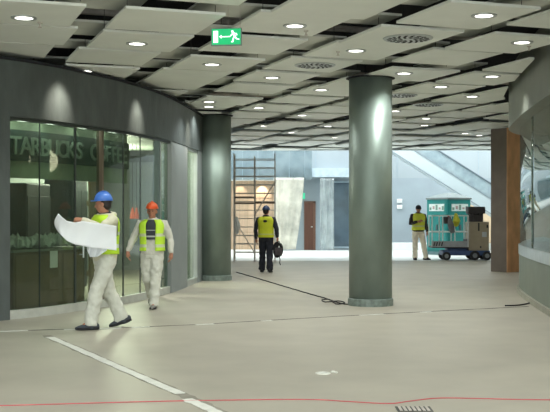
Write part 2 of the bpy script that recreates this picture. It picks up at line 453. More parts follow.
# ------------------------------------------------------------------ curved shopfront on the left
ZG = 2.98
s = {px: FAC.at_px(px, 0, FAC.at_px(204)+.01) for px in (-60, 10,44,80,86,104,107,128,145,159,166,172,188,197)}
S0, S1 = 0, FAC.l[-1]
bm = B(); FAC.strip(bm, S0, S1, ZG, 3.80, -.25, 0); FAC.strip(bm, S0, s[10], 0, ZG, -.25, 0)
struct(obj('wall_left', bm, M_plaster, smooth=False))
bm = B(); FAC.strip(bm, s[172], s[188], 0, ZG-.001, -.25, -.012); FAC.strip(bm, s[197]+.25, S1, 0, ZG-.001, -.25, -.012); struct(obj('wall_left_pier', bm, M_plaster2))
bm = B(); FAC.strip(bm, S0, S1, 3.80, 3.84, -.3, .03); struct(obj('trim_shade_gap', bm, M_plenum))  # dark strip standing in for the shadow gap between wall and ceiling
w1 = thing('window_1', None, None); del w1['label'], w1['category']; struct(w1)
joints = [(10,44),(44,80),(80,104),(107,128),(128,145),(145,159),(166,172)]
for a, c in joints:
    b = B(); FAC.strip(b, s[a]+.012, s[c]-.012, .13, ZG-.05, -.10, -.088); obj('pane', b, G_shop, w1)
for px, wd, m_, d0 in ((10,.05,M_dframe,-.14),(44,.012,M_dframe,-.104),(80,.04,M_dframe,-.11),(105.5,.05,M_bframe,-.16),(128,.02,M_dframe,-.105),(145,.012,M_dframe,-.104),(162,.13,mat('green_frame',(96,112,108),.5),-.16),(171.5,.04,mat('green_frame',(96,112,108),.5),-.16)):
    tt = FAC.at_px(px, 0, s[197]); b = B(); FAC.strip(b, tt-wd/2, tt+wd/2, .02, ZG-.002, d0, -.084 if wd < .05 else -.05, .05); obj('mullion', b, m_, w1)
b = B(); FAC.strip(b, s[10], s[172], .0, .13, -.15, -.04); obj('bottom_rail', b, mat('sill_grey', (190,192,184), .45, metal=.1), w1)
b = B(); FAC.strip(b, s[10], s[172], ZG-.05, ZG-.002, -.15, -.04); obj('top_rail', b, M_dframe, w1)
b = B()
for px in (84.5, 101):
    tt = FAC.at_px(px, 0, s[197]); q, n = FAC.pos(tt, -.02); 
    tube(b, [(q.x,q.y,.85),(q.x,q.y,1.5)], .014, 8)
    for z in (.9, 1.45):
        r_, _ = FAC.pos(tt, -.09); bar(b, (r_.x,r_.y,z), (q.x,q.y,z), .009, 6)
obj('door_handle', b, M_alu, w1)
w2 = thing('window_2', None, None); del w2['label'], w2['category']; struct(w2)
b = B(); FAC.strip(b, s[188]+.05, s[197]+.2, .12, ZG-.06, -.12, -.108); obj('pane', b, G_shop, w2)
b = B()
for tt in (s[188]+.03, s[197]+.22): FAC.strip(b, tt-.03, tt+.03, 0, ZG-.002, -.16, -.03, .02)
FAC.strip(b, s[188], s[197]+.25, 0, .12, -.16, -.03); FAC.strip(b, s[188], s[197]+.25, ZG-.06, ZG-.002, -.16, -.03)
obj('window_frame', b, M_alu, w2)

# shop interior
bm = B(); FAC.strip(bm, S0, s[197]+1.2, 3.05, 3.15, -4.2, -.26); struct(obj('ceiling_shop', bm, mat('shop_ceiling', (120,128,118), .8)))
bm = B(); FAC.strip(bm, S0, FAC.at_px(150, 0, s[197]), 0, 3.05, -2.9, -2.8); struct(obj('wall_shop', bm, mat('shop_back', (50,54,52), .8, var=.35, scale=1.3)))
bm = B(); FAC.strip(bm, FAC.at_px(150,0,s[197])+.02, s[197]+2, 0, 3.05, -2.9, -2.8); struct(obj('wall_shop_lit', bm, mat('shop_lit_side', (186,196,190), .7, var=.1, scale=1)))  # pale colour stands in for the lit far side of the shop
def t_at(px, off):
    best = None
    for k in range(2001):
        t = s[197]*k/2000; q, _ = FAC.pos(t, off); e = abs(q.x/q.y*F+CX-px)
        if q.y > 13 and (best is None or e < best[0]): best = (e, t)
    return best[1]
def inside(px, off):
    q, n = FAC.pos(t_at(px, off), off); return q, math.atan2(n.y, n.x)+PI/2
sg = thing('shop_sign', 'dark fascia sign with raised grey capital letters behind the left shop glass', 'sign')
a0, a1 = s[10]-.35, t_at(129, -.36)
b = B(); FAC.strip(b, a0-.25, a1, 2.36, 2.83, -.42, -.36); obj('sign_panel', b, mat('sign_dark', (52,70,68), .6), sg)
word = 'STARBUCKS COFFEE'
t0 = t_at(4.5, -.34); t1 = t_at(124.5, -.34); st = (t1-t0)/(len(word)-1)
for k, ch in enumerate(word):
    if ch == ' ': continue
    me = text_mesh(ch, .39, .012, .004)
    q, n = FAC.pos(t0+st*k, -.34); ang = math.atan2(n.y, n.x)+PI/2
    me_all = B()
    me.transform(Matrix.Translation((q.x, q.y, 2.46)) @ Matrix.Rotation(ang, 4, 'Z') @ Matrix.Rotation(PI/2, 4, 'X'))
    me_all.from_mesh(me); bpy.data.meshes.remove(me)
    obj('letter', me_all, mat('sign_letter', (150,166,156), .5), sg)
b = B(); FAC.strip(b, a0-.25, a1, 2.83, 3.04, -.46, -.40); FAC.strip(b, a0-.25, a1, 2.1, 2.36, -.46, -.40); struct(obj('trim_3', b, mat('fascia_green', (150,162,142), .7, var=.1)))

# counter with dust sheets
def inside_t(t, off):
    q, n = FAC.pos(t, off); return q, math.atan2(n.y, n.x)+PI/2
sm = FAC.at_px(36, 0, s[197])
q, a = inside_t(sm+.1, -.85)
q, a = inside(36, -1.0)
ct = thing('serving_counter', 'low brown counter inside the left shop, covered with crumpled white sheeting', 'counter', (q.x, q.y, 0), a)
b = B(); box(b, (-.95,-.3,0), (.95,.3,.95), bevel=.01); obj('carcass', b, mat('counter_brown', (120,98,78), .6, var=.2, scale=3), ct)
b = B(); box(b, (-1.0,-.34,.95), (1.0,.34,.99), bevel=.008); obj('worktop', b, mat('counter_top', (150,150,140), .5), ct)
b = B()
for k in range(3): box(b, (-.9+k*.61,-.312,.1), (-.9+k*.61+.57,-.3,.9), bevel=.004)
obj('front_panel', b, mat('counter_panel', (142,116,92), .6, var=.15, scale=4), ct)
b = B(); NX, NY = 40, 12
vs = [[b.verts.new((-.95+1.6*i/NX, -.36+.72*j/NY, 1.01+.22*abs(math.sin(i*.9+j*.4)*math.cos(j*.8+i*.23))*random.uniform(.5,1.2))) for j in range(NY+1)] for i in range(NX+1)]
for i in range(NX):
    for j in range(NY): b.faces.new((vs[i][j], vs[i+1][j], vs[i+1][j+1], vs[i][j+1]))
r_ = bmesh.ops.extrude_face_region(b, geom=b.faces[:]); 
bmesh.ops.translate(b, vec=(0,0,-.01), verts=[v for v in r_['geom'] if isinstance(v, bmesh.types.BMVert)])
o = obj('dust_sheet', b, mat('sheet', (190,196,188), .5, var=.15), None, smooth=False, loc=(q.x, q.y, 0), rotz=a)
tag(o, 'crumpled pale plastic dust sheet lying on the counter inside the left shop', 'plastic sheet')
q, a = inside(54, -.115+.02)
b = B(); box(b, (-.09,-.002,0), (.09,.002,.26)); o = obj('paper_notice', b, mat('notice', (176,184,170), .7), None, loc=(q.x, q.y, .72), rotz=a); tag(o, 'small pale paper notice taped to the left shop glass', 'notice')
q, a = inside(96, -1.2)
bd = thing('timber_board', 'tall brown timber board standing inside the shop behind the man with plans', 'board', (q.x, q.y, 0), a)
b = B()
for k in range(3): box(b, (-.34+k*.23,-.02,0), (-.34+k*.23+.22,.02,2.3-.06*k), bevel=.005)
obj('planks', b, mat('old_timber', (150,128,100), .7, var=.2, scale=4, stretch=(3,3,.4)), bd)
b = B(); box(b, (-.34,.02,.4), (.34,.05,.5)); obj('batten', b, mat('old_timber', (150,128,100)), bd)
b = B(); box(b, (-.34,.02,1.7), (.34,.05,1.8)); obj('batten', b, mat('old_timber', (150,128,100)), bd)
# wrapped machines in the shop
for px, off, label, hh, colr in ((24,-2.15,'tall dark wrapped cabinet at the far left inside the shop',1.95,(52,58,58)), (66,-2.15,'dark wrapped cabinet inside the shop behind the raised plan sheet',2.1,(44,50,50))):
    q, a = inside(px, off)
    t = thing('wrapped_cabinet', label, 'cabinet', (q.x,q.y,0), a, 'dark cabinets in the shop')
    b = B(); box(b, (-.42,-.3,.08), (.42,.3,hh+.15), bevel=.03); obj('carcass', b, mat('wrap%d' % (px > 40), colr, .45, var=.4, scale=5, bump=.5), t)
    b = B(); box(b, (-.38,-.26,0), (.38,.26,.08)); obj('plinth', b, M_black, t)
    b = B(); box(b, (-.4,-.315,.15), (-.01,-.3,hh-.08), bevel=.004); box(b, (.01,-.315,.15), (.4,-.3,hh-.08), bevel=.004); obj('door', b, mat('wrap%d' % (px > 40), colr), t)
for px, dz, rr in ((132.5,2.02,.06),(136.5,1.98,.055)):
    q, a = inside(px, -1.2)
    t = thing('pendant_lamp', 'small red orange pendant lamp inside the shop, '+('left' if px < 134 else 'right')+' of the two beside the orange helmet', 'lamp', (q.x,q.y,1.45), 0, 'red pendant lamps')
    b = B(); lathe(b, [(rr,0),(rr*.95,.06),(rr*.55,.16),(.02,.22),(.012,.24)], 20); obj('lamp_shade', b, mat('red_shade', (196,84,52), .4, emit=(220,90,50), estr=.25), t)
    b = B(); bar(b, (0,0,.24), (0,0,1.6), .006, 6); obj('cord', b, M_black, t)
def plight(name, loc, e, color, size=.3):
    l = bpy.data.lights.new(name, 'POINT'); l.energy = e; l.color = color; l.shadow_soft_size = size
    o = bpy.data.objects.new(name, l); COL.objects.link(o); o.location = loc; return o
q, _ = inside(40, -1.6); plight('shop_fill', (q.x,q.y,2.9), 30, (.9,1,.9))  # unseen fill lights without fixtures, added to brighten the shop interior
q, _ = inside(140, -1.7); plight('shop_fill', (q.x,q.y,2.6), 240, (1,.93,.8))
q, _ = inside(100, -1.4); plight('shop_fill', (q.x,q.y,2.6), 110, (1,.93,.8))
for px in (22, 50, 82, 112):
    q, _ = inside(px, -.2); plight('fascia_fill', (q.x,q.y,2.9), 1.6, (.95,1,.9), .08)  # unseen fill lights added to bring out the sign and its letters
# wall washers just below the ceiling
for px, e in ((59,60),(137,50),(188,34)):
    tt = FAC.at_px(px, 0, s[197]); q, n = FAC.pos(tt, .55)
    l = bpy.data.lights.new('wall_washer', 'SPOT'); l.energy = e*1.3; l.spot_size = math.radians(50); l.spot_blend = 1; l.color = (1,.93,.78); l.shadow_soft_size = .08
    lo = bpy.data.objects.new('wall_washer', l); COL.objects.link(lo); lo.location = (q.x,q.y,3.80)
    tgt = Vector((q.x-n.x*.55, q.y-n.y*.55, 3.2)); lo.rotation_euler = (tgt-lo.location).to_track_quat('-Z','Y').to_euler()

# ------------------------------------------------------------------ round columns, square pillar
def round_column(px, base, r, label, top):
    p = onfloor(px, base)
    t = thing('round_column', label, 'column', p, 0, 'round columns')
    b = B(); lathe(b, [(r,.1),(r,top-.02)], 64); o = obj('shaft', b, M_colm, t, smooth=True)
    for q in o.data.polygons: q.use_smooth = abs(q.normal.z) < .5
    b = B(); lathe(b, [(r+.02,0),(r+.02,.115),(r+.004,.125)], 64); obj('base_collar', b, M_collar, t)
    b = B(); lathe(b, [(r+.05,top-.012),(r+.05,top-.002)], 48); obj('head_gap_shade', b, M_plenum, t)  # dark disc painted as the shadow gap round the column head
    return t
round_column(370.5, 305, .366, 'thick grey green round column standing nearest, in mid hall', 3.865)
round_column(215, 280, .376, 'grey round column farther back, standing at the end of the shopfront', 3.865)
p = onfloor(505.5, 271.6)
t = thing('square_pillar', 'square brown pillar by the drum wall, with an orange plywood clad face', 'column', p, math.radians(36))
b = B(); box(b, (-.27,-.27,0), (.28,.28,3.84), bevel=.01); obj('shaft', b, mat('pillar_concrete', (112,102,94), .7, var=.15, scale=2), t)
b = B(); box(b, (-.262,-.29,0), (.262,-.27,3.84)); o = obj('cladding', b, M_ply, t); o['label'] = 'orange plywood cladding'  # plywood colour is brightened to carry the kiosk's warm light as well

# ------------------------------------------------------------------ glazed drum kiosk at right
KL = KIO.l[-1]
bm = B(); KIO.strip(bm, 0, KL, 3.25, 4.35, -.2, .2); struct(obj('wall_right', bm, mat('drum_plaster', (124,127,117), .42, metal=.2, var=.1, scale=2), smooth=False))
bm = B(); KIO.strip(bm, 0, KL, .1, .76, -.2, .0); struct(obj('wall_right_low', bm, mat('drum_low', (112,120,108), .5, var=.08, scale=2)))
bm = B(); KIO.strip(bm, 0, KL, 0, .1, -.2, .045); struct(obj('baseboard_right', bm, mat('kerb', (150,148,134), .5)))
w4 = thing('window_4', None, None); del w4['label'], w4['category']; struct(w4)
b = B(); KIO.strip(b, 0, KL, .76, .95, -.16, .012); obj('window_sill', b, mat('sill_alu', (170,178,178), .28, metal=.8), w4)
TK = KIO.at_px(519.2, 0, KL)
tj = [KIO.at_px(531.5, TK, KL)]
# glass joints every 1.5 m measured from the seen one
js = sorted([tj[0]+k*3.4 for k in range(-12, 12) if 0 < tj[0]+k*3.4 < KL])
for a, c in zip([0]+js, js+[KL]):
    b = B(); KIO.strip(b, a+.006, c-.006, 0.95, 3.25, -.03, -.018); obj('pane', b, G_kiosk, w4, smooth=True)
for a in js:
    b = B(); KIO.strip(b, a-.004, a+.004, 0.95, 3.25, -.03, -.017, .05); obj('mullion', b, M_dframe, w4)
bm = B(); box(bm, (7.4,8.5,0), (7.5,21.9,3.25)); struct(obj('wall_kiosk', bm, mat('kiosk_back', (176,136,100), .7, var=.3, scale=1)))
bm = B(); prism(bm, [tuple(KIO.pos(KL*k/60, -.21)[0]) for k in range(61)]+[(12,8.5)], 3.27, 3.33); struct(obj('ceiling_kiosk', bm, mat('kiosk_ceil', (120,122,114), .8)))
for y_ in (13, 16.5, 19.5): plight('kiosk_lamp', (6.2,y_,2.9), 55, (1,.78,.55))
# ------------------------------------------------------------------ unseen side walls, added to close off light from the sides
bm = B(); box(bm, (-16.2,-12,0), (-16,46,9.5)); struct(obj('wall_unseen_left', bm, mat('hall_side', (140,144,140), .8)))
bm = B(); box(bm, (22,-12,0), (22.2,46,9.5)); struct(obj('wall_unseen_right', bm, mat('hall_side', (140,144,140), .8)))

# ------------------------------------------------------------------ atrium
YB = 43.0
def X(px, Y): return (px-CX)/F*Y
def Z(py, Y): return CH+(HY-py)/F*Y
M_up = mat('upper_wall', (150,160,166), .6, var=.04, scale=.4)
M_lo = mat('lower_wall', (146,158,166), .6, var=.14, scale=.5)
bm = B(); box(bm, (-16,YB,3.1), (22,YB+.3,9.5)); struct(obj('wall_back_upper', bm, M_up))
bm = B(); box(bm, (X(278,YB),YB,0), (22,YB+.3,3.1)); box(bm, (-16,YB,0), (X(222,YB),YB+.3,3.1)); struct(obj('wall_back', bm, M_lo))
bm = B()
for k in range(-6, 12): box(bm, (k*1.75-.01,YB-.012,3.12), (k*1.75+.01,YB,9.4))
for z in (4.6, 6.1, 7.6): box(bm, (-16,YB-.012,z-.012), (22,YB,z+.012))
struct(obj('trim_4', bm, mat('joint_blue', (150,166,176), .7)))
# mezzanine edge with glass balustrade
bm = B(); box(bm, (-16,42.35,3.12), (X(352,42.35),YB,3.5)); struct(obj('trim_5', bm, mat('mezz_edge', (176,192,202), .6)))
rl = thing('glass_balustrade', 'pale blue glass balustrade along the upper gallery across the atrium', 'railing')
x0 = -6.0
while x0 < X(312,41.5)-.1:
    x1 = min(x0+.66, X(313,41.5))
    b = B(); box(b, (x0+.012,42.25,3.0), (x1-.012,42.27,4.3)); obj('glass_panel', b, G_atr, rl); x0 = x1
b = B(); box(b, (-6,42.21,4.3), (X(313,41.5),42.31,4.36)); obj('handrail', b, M_alu, rl)
# plywood shopfront on the far left with warm lamps
bm = B(); box(bm, (X(220,YB),YB+.8,0), (X(281,YB),YB+.9,3.1)); struct(obj('wall_timber', bm, M_wood))
bm = B()
for k in range(8): box(bm, (X(222,YB)+k*.36,YB+.788,0), (X(222,YB)+k*.36+.012,YB+.8,3.1))
for z in (.75, 1.5, 2.25): box(bm, (X(220,YB),YB+.788,z), (X(281,YB),YB+.8,z+.012))
struct(obj('trim_6', bm, mat('panel_joint', (168,144,118), .7)))
bm = B(); box(bm, (X(220,YB),YB+.02,3.0), (X(281,YB),YB+.9,3.1)); struct(obj('ceiling_recess', bm, M_white))
for px, e in ((240,9),(262,26)):
    l = bpy.data.lights.new('recess_lamp', 'SPOT'); l.energy = e*1.6; l.color = (1,.84,.64); l.spot_size = math.radians(80); l.spot_blend = .6; l.shadow_soft_size = .05
    lo = bpy.data.objects.new('recess_lamp', l); COL.objects.link(lo); lo.location = (X(px,YB+.5),YB+.5,2.96); lo.rotation_euler = (.35,0,0)
# plastic drapes
def drape(px0, px1, z0, z1, Y, label, flare=0.0, m=G_film, seed=0):
    rnd = random.Random(seed); b = B(); NX, NZ = 44, 26; xa, xb = X(px0,Y), X(px1,Y)
    ph = [rnd.uniform(0,6) for _ in range(5)]
    g = []
    for i in range(NX+1):
        row = []
        for j in range(NZ+1):
            u = i/NX; w_ = j/NZ
            x = xa+(xb-xa)*u - flare*(1-w_)**1.4*(1-(1-u)) *1.0
            y = Y+.035*math.sin(u*15+ph[0]+w_*2.5)+.015*math.sin(u*31+ph[1]-w_*4)+.05*math.sin(w_*9+ph[2]+u*5)*(1-w_)
            row.append(b.verts.new((x, y, z0+(z1-z0)*w_)))
        g.append(row)
    for i in range(NX):
        for j in range(NZ): b.faces.new((g[i][j], g[i+1][j], g[i+1][j+1], g[i][j+1]))
    o = obj('plastic_drape', b, m, None, smooth=True)
    md = o.modifiers.new('t', 'SOLIDIFY'); md.thickness = .004
    tag(o, label, 'plastic sheet')
drape(274, 304, .06, 3.08, 42.1, 'wide white plastic sheet draped from ceiling beside the scaffold tower', .35, seed=3)
drape(320, 334, .05, 3.05, 42.2, 'narrow white plastic sheet hanging beside the dark far window', 0, G_film2, 5)
# door, window, small fixtures
dr = thing('door_1', None, None); del dr['label'], dr['category']; struct(dr)
xa, xb = X(305,YB), X(315.5,YB)
b = B(); box(b, (xa,YB-.04,0), (xb-.1,YB-.005,2.02)); obj('door_leaf', b, mat('door_brown', (92,58,44), .5, var=.15, scale=3, stretch=(3,1,.3)), dr)
b = B(); box(b, (xa-.04,YB-.07,0), (xa,YB-.001,2.08)); box(b, (xb-.1,YB-.07,0), (xb,YB-.001,2.08)); box(b, (xa-.04,YB-.07,2.02), (xb,YB-.001,2.1)); obj('door_frame', b, mat('door_frame', (104,74,58), .5), dr)
b = B(); box(b, (xb-.2,YB-.08,.98), (xb-.12,YB-.04,1.02)); obj('door_handle', b, M_alu, dr)
wn = thing('window_3', None, None); del wn['label'], wn['category']; struct(wn)
xa, xb = X(333,YB), X(372,YB)
b = B(); box(b, (xa,YB-.03,.15), (xb,YB-.005,2.9)); obj('pane', b, mat('dark_glass', (70,86,98), .12, var=.3, scale=1.2), wn)
b = B(); box(b, (xa-.06,YB-.06,.1), (xa,YB-.001,2.95)); box(b, (xa,YB-.06,2.9), (xb,YB-.001,2.95)); box(b, (xa,YB-.06,.1), (xb,YB-.001,.15)); obj('window_frame', b, mat('frame_blue', (150,168,180), .5), wn)
b = B(); box(b, (X(301,YB)-.02,YB-.05,Z(199,YB)), (X(305,YB),YB-.001,Z(193,YB)), bevel=.01); o = obj('exit_light', b, mat('exit_far', (60,180,140), .4, emit=(60,190,140), estr=.4)); tag(o, 'small green exit light on the far wall above the brown door', 'sign')
for py0, py1, lab in ((199,203,'upper of two small pale wall boxes on the blue wall left of the toilet cabin'), (205,209,'lower of two small pale wall boxes on the blue wall left of the toilet cabin')):
    t = thing('wall_box', lab, 'wall box', (X(399.5,YB),YB,(Z(py0,YB)+Z(py1,YB))/2), 0, 'wall boxes')
    b = B(); box(b, (-.11,-.07,-.085), (.11,0,.085), bevel=.012); obj('housing', b, M_white, t)
    b = B(); box(b, (-.08,-.076,-.055), (.08,-.07,.055)); obj('cover', b, mat('box_cover', (206,214,218), .4), t)
# white plinth along the wall, with beige hoarding at right
bm = B(); box(bm, (X(384,42.6),42.6,0), (X(560,42.6),YB-.001,.32), bevel=.01); struct(obj('baseboard_back', bm, M_white))
hd = thing('hoarding', 'beige boarded site hoarding behind the access lift beside the square pillar', 'hoarding', (0,0,0))
xa = X(468,42.4)
for k in range(5):
    b = B(); box(b, (xa+k*.61,42.38,.34), (xa+k*.61+.6,42.42,2.15)); obj('board', b, mat('hoard', (206,182,152), .7, var=.08), hd)
b = B(); box(b, (xa,42.43,1.7), (xa+3.05,42.48,1.8)); box(b, (xa,42.43,0.32), (xa+3.05,42.48,.5)); obj('rail', b, M_wood, hd)
# escalator
YE = 40.0
es = thing('escalator', 'pale escalator with glass sides rising to the left across the atrium', 'escalator', (0,0,0))
sl = -.632   # dz/dx
def ez(px, py): return Z(py, YE)
zx = lambda x, x0, z0: z0+sl*(x-x0)
xL, xR = X(330,YE), X(560,YE)
def slant(b, xa, xb, ref, th0, th1, y0, y1):
    x0, z0 = ref
    pts = [(xa, zx(xa,x0,z0)+th0), (xb, zx(xb,x0,z0)+th0), (xb, zx(xb,x0,z0)+th1), (xa, zx(xa,x0,z0)+th1)]
    lo = [b.verts.new((p[0], y0, p[1])) for p in pts]; hi = [b.verts.new((p[0], y1, p[1])) for p in pts]
    b.faces.new(lo); b.faces.new(hi[::-1])
    for k in range(4): b.faces.new((lo[k], hi[k], hi[(k+1) % 4], lo[(k+1) % 4]))
ref = (X(424,YE), Z(171.5,YE))       # a point on the lower edge
xR = ref[0]+(ref[1]-.05)/(-sl)
b = B(); slant(b, xL, xR, ref, 0, .60, YE, YE+1.0); obj('truss_cladding', b, mat('esc_clad', (188,200,206), .5, metal=.0, var=.04, scale=1), es)
b = B(); slant(b, xL, xR, ref, -.02, .02, YE-.02, YE+.02); slant(b, xL, xR, ref, .58, .64, YE-.02, YE+.06); obj('edge_strip', b, mat('esc_edge', (140,152,160), .4, metal=.1), es)
for yy in (YE+.02, YE+.92):
    b = B(); slant(b, xL, xR, ref, .64, 1.17, yy, yy+.015); obj('side_glass', b, G_esc, es)
    b = B(); slant(b, xL, xR, ref, 1.17, 1.24, yy-.03, yy+.04); obj('handrail', b, mat('esc_rail', (92,104,114), .5), es)
b = B(); n = int((xR-xL)/.36)
for k in range(n):
    x = xL+k*.36; z = zx(x, *ref)+.6; box(b, (x,YE+.1,z-.2), (x+.36,YE+.9,z))
obj('steps', b, mat('step_grey', (190,198,202), .5), es)

# ------------------------------------------------------------------ portable toilet cabin
p = Vector((X(447,37.8), 37.35, 0))
tc_ = thing('portable_toilet', 'turquoise portable toilet cabin with grey roof behind the access lift', 'toilet cabin', (X(450.5,37.8),38.2,0), math.radians(33))
M_teal = mat('teal_plastic', (16,118,116), .45, var=.06); M_teal2 = mat('teal_door', (20,120,116), .4, var=.05)
q = .585
b = B(); box(b, (-q,-q,.12), (q,q,2.12), bevel=.02); obj('cabin', b, M_teal, tc_)
b = B(); box(b, (-q-.02,-q-.02,0), (q+.02,q+.02,.12), bevel=.01); obj('skid_base', b, mat('skid', (90,120,124), .6), tc_)
b = B(); box(b, (-q-.03,-q-.03,2.1), (q+.03,q+.03,2.17), bevel=.01)
r0 = [b.verts.new((sx*(q+.02), sy*(q+.02), 2.17)) for sx, sy in ((-1,-1),(1,-1),(1,1),(-1,1))]; r1 = [b.verts.new((sx*.12, sy*.12, 2.36)) for sx, sy in ((-1,-1),(1,-1),(1,1),(-1,1))]
for k in range(4): b.faces.new((r0[k], r0[(k+1) % 4], r1[(k+1) % 4], r1[k]))
b.faces.new(r1); b.faces.new(r0[::-1]); obj('roof', b, mat('cabin_roof', (112,122,122), .5), tc_)
for face in (0, 1):
    R = Matrix.Rotation(-PI/2*face, 4, 'Z')
    b = B(); box(b, (-q+.09,-q-.02,.2), (q-.09,-q-.002,2.03), R, bevel=0); obj('door' if face == 0 else 'side_panel', b, M_teal2, tc_)
    b = B(); box(b, (-q+.17,-q-.032,1.66), (q-.17,-q-.02,1.93), R); o = obj('vent_panel', b, mat('vent_white', (205,216,212), .5), tc_); o['label'] = 'white vent panel'
    for k in range(5):
        b = B(); box(b, (-q+.2+k*.17,-q-.038,1.70+.03*(k % 2)), (-q+.2+k*.17+.1,-q-.032,1.80+.05*((k*7) % 3)), R); obj('vent_mark', b, mat('vent_marks%d' % (k % 2), ((110,140,126),(168,140,140))[k % 2], .5), tc_)
    b = B(); box(b, (-.02,-q-.05,.95), (.05,-q-.02,1.15), R); obj('latch', b, mat('latch', (70,80,82), .5), tc_)
    for sx in (-q+.05, q-.09):
        b = B(); box(b, (sx,-q-.012,.15), (sx+.04,-q,2.08), R); obj('corner_rib', b, M_teal2, tc_)

# ------------------------------------------------------------------ mast lift
YL = 33.9
lf = thing('access_lift', 'tan and blue wheeled mast access lift with white railed platform', 'access lift', (X(459,YL),YL,0), math.radians(0))
def lx(px): return X(px,YL)-X(459,YL)
def lz(py): return (261-py)*YL/F
M_tan = mat('lift_tan', (156,142,120), .5, var=.08); M_bl = mat('lift_blue', (52,74,116), .5, var=.12); M_dk = mat('lift_dark', (58,52,54), .6, var=.2)
b = B(); box(b, (lx(441),-.36,.16), (lx(488),.36,.32), bevel=.02); box(b, (lx(446),-.3,.32), (lx(470),.3,.40), bevel=.02); obj('chassis', b, M_bl, lf)
for px, r in ((444.5,.14),(472.5,.16),(484.5,.15)):
    for sy in ((-1, 1) if px != 472.5 else (-1, 1)):
        b = B(); tube(b, [(lx(px),sy*.33,r),(lx(px),sy*.43,r)], r, 24); wh = obj('wheel', b, M_black, lf)
        b = B(); tube(b, [(lx(px),sy*.425,r),(lx(px),sy*.437,r)], r*.5, 16); obj('hub', b, mat('hub_grey', (120,124,128), .5), wh)
b = B(); box(b, (lx(467),-.34,.32), (lx(487),.34,lz(223)), bevel=.03); obj('mast_housing', b, M_tan, lf)
b = B(); box(b, (lx(480),-.352,lz(238)), (lx(484.5),-.34,lz(233))); o = obj('plate', b, mat('plate_grey', (176,180,184), .4), lf); o['label'] = 'small pale plate'
b = B(); box(b, (lx(476),-.352,lz(232)), (lx(477.4),-.34,lz(224))); box(b, (lx(484.4),-.352,lz(229)), (lx(486),-.34,lz(226))); box(b, (lx(478),-.352,lz(249)), (lx(479.2),-.34,lz(247))); obj('vent_slot', b, M_black, lf)
b = B(); box(b, (lx(468),-.2,lz(223)), (lx(482),.2,lz(216)), bevel=.02); box(b, (lx(467),-.24,lz(215)), (lx(484),.24,lz(208)), bevel=.03)
for px in (469.5, 473, 477, 481): box(b, (lx(px)-.03,-.22,lz(223)), (lx(px)+.03,.22,lz(209)))
obj('mast_head', b, M_dk, lf)
b = B(); box(b, (lx(430.5),-.36,lz(249)), (lx(465.5),.36,lz(247)), bevel=.01); obj('platform_floor', b, M_dk, lf)
b = B(); box(b, (lx(430.5),-.37,lz(248)), (lx(465.5),-.35,lz(242))); obj('toe_board', b, mat('toe_grey', (150,152,156), .5), lf)
b = B()
for k in range(4): 
    x = lx(431.5)+k*.085
    v = [b.verts.new(c) for c in ((x,-.374,lz(247)),(x+.045,-.374,lz(247)),(x+.08,-.374,lz(243)),(x+.035,-.374,lz(243)))]; b.faces.new(v)
r_ = bmesh.ops.extrude_face_region(b, geom=b.faces[:]); bmesh.ops.translate(b, vec=(0,.004,0), verts=[v for v in r_['geom'] if isinstance(v, bmesh.types.BMVert)])
o = obj('hazard_stripe', b, M_black, lf); o['label'] = 'black hazard stripes'
b = B(); box(b, (lx(465),-.3,lz(252)), (lx(468),.3,lz(240))); obj('platform_bracket', b, M_dk, lf)
for sy in (-.35, .35):
    b = B()
    for z in (lz(217), lz(233)): bar(b, (lx(430.5),sy,z), (lx(466),sy,z), .022, 8)
    for px in (430.5, 441, 453, 466): bar(b, (lx(px),sy,lz(248)), (lx(px),sy,lz(217)), .02, 8)
    obj('guard_rail', b, M_white, lf)
b = B()
for px in (430.5, 466):
    for z in (lz(217), lz(233)): bar(b, (lx(px),-.35,z), (lx(px),.35,z), .022, 8)
obj('end_rail', b, M_white, lf)
b = B(); box(b, (lx(441.5),-.46,lz(225)), (lx(447.5),-.37,lz(218)), bevel=.03); o = obj('control_box', b, M_dk, lf)
b = B(); lathe(b, [(.035,0),(.035,.02),(.02,.03)], 12, c=(lx(446.4),-.415,lz(218))); obj('button', b, mat('red_button', (190,50,50), .4), o)
# bag and hi-vis jacket hung on the rail
b = B(); tube(b, [(lx(447),-.4,lz(219)),(lx(448),-.41,lz(226)),(lx(449.5),-.42,lz(232))], [.05,.11,.09], 12, 'round')
o = remeshed('tool_bag', b, mat('grey_bag', (112,112,116), .7, var=.2), None, .015, 4); o.location = lf.location+Vector((0,-.1,0)); tag(o, 'small grey bag hanging on the white platform rail of the lift', 'bag')
b = B(); tube(b, [(lx(453.5),-.46,lz(216)),(lx(454),-.47,lz(222)),(lx(454),-.41,lz(225))], [.06,.13,.1], 12, 'round')
o = remeshed('safety_vest', b, mat('vest_hung', (206,204,64), .7, var=.15), None, .015, 4); o.location = lf.location; tag(o, 'bunched yellow safety vest hanging on the lift platform rail', 'vest')

# ------------------------------------------------------------------ scaffold tower
YS = 32.3
sc_ = thing('scaffold_tower', 'tall steel scaffold tower of ladder frames standing behind the man in dark clothes', 'scaffold', (X(254.5,YS),YS,0))
hw = X(275,YS)-X(254.5,YS); top = Z(156,YS); dep = .75
xs = (-hw, 0, hw)
for x in xs:
    for y in (0, dep):
        b = B(); bar(b, (x,y,.08), (x,y,top+(.08 if x else 0)), .022, 10); po = obj('standard', b, M_steel, sc_)
        b = B(); box(b, (x-.06,y-.06,0), (x+.06,y+.06,.012)); bar(b, (x,y,.012), (x,y,.1), .016, 8); obj('base_jack', b, M_steel, po)
for y in (0, dep):
    z = .3
    while z < top:
        b = B(); bar(b, (-hw,y,z), (hw,y,z), .013, 8); obj('rung', b, M_steel, sc_); z += .275
for x in xs:
    for z in (.3, 1.4, 2.5, top-.1):
        b = B(); bar(b, (x,0,z), (x,dep,z), .018, 8); obj('transom', b, M_steel, sc_)
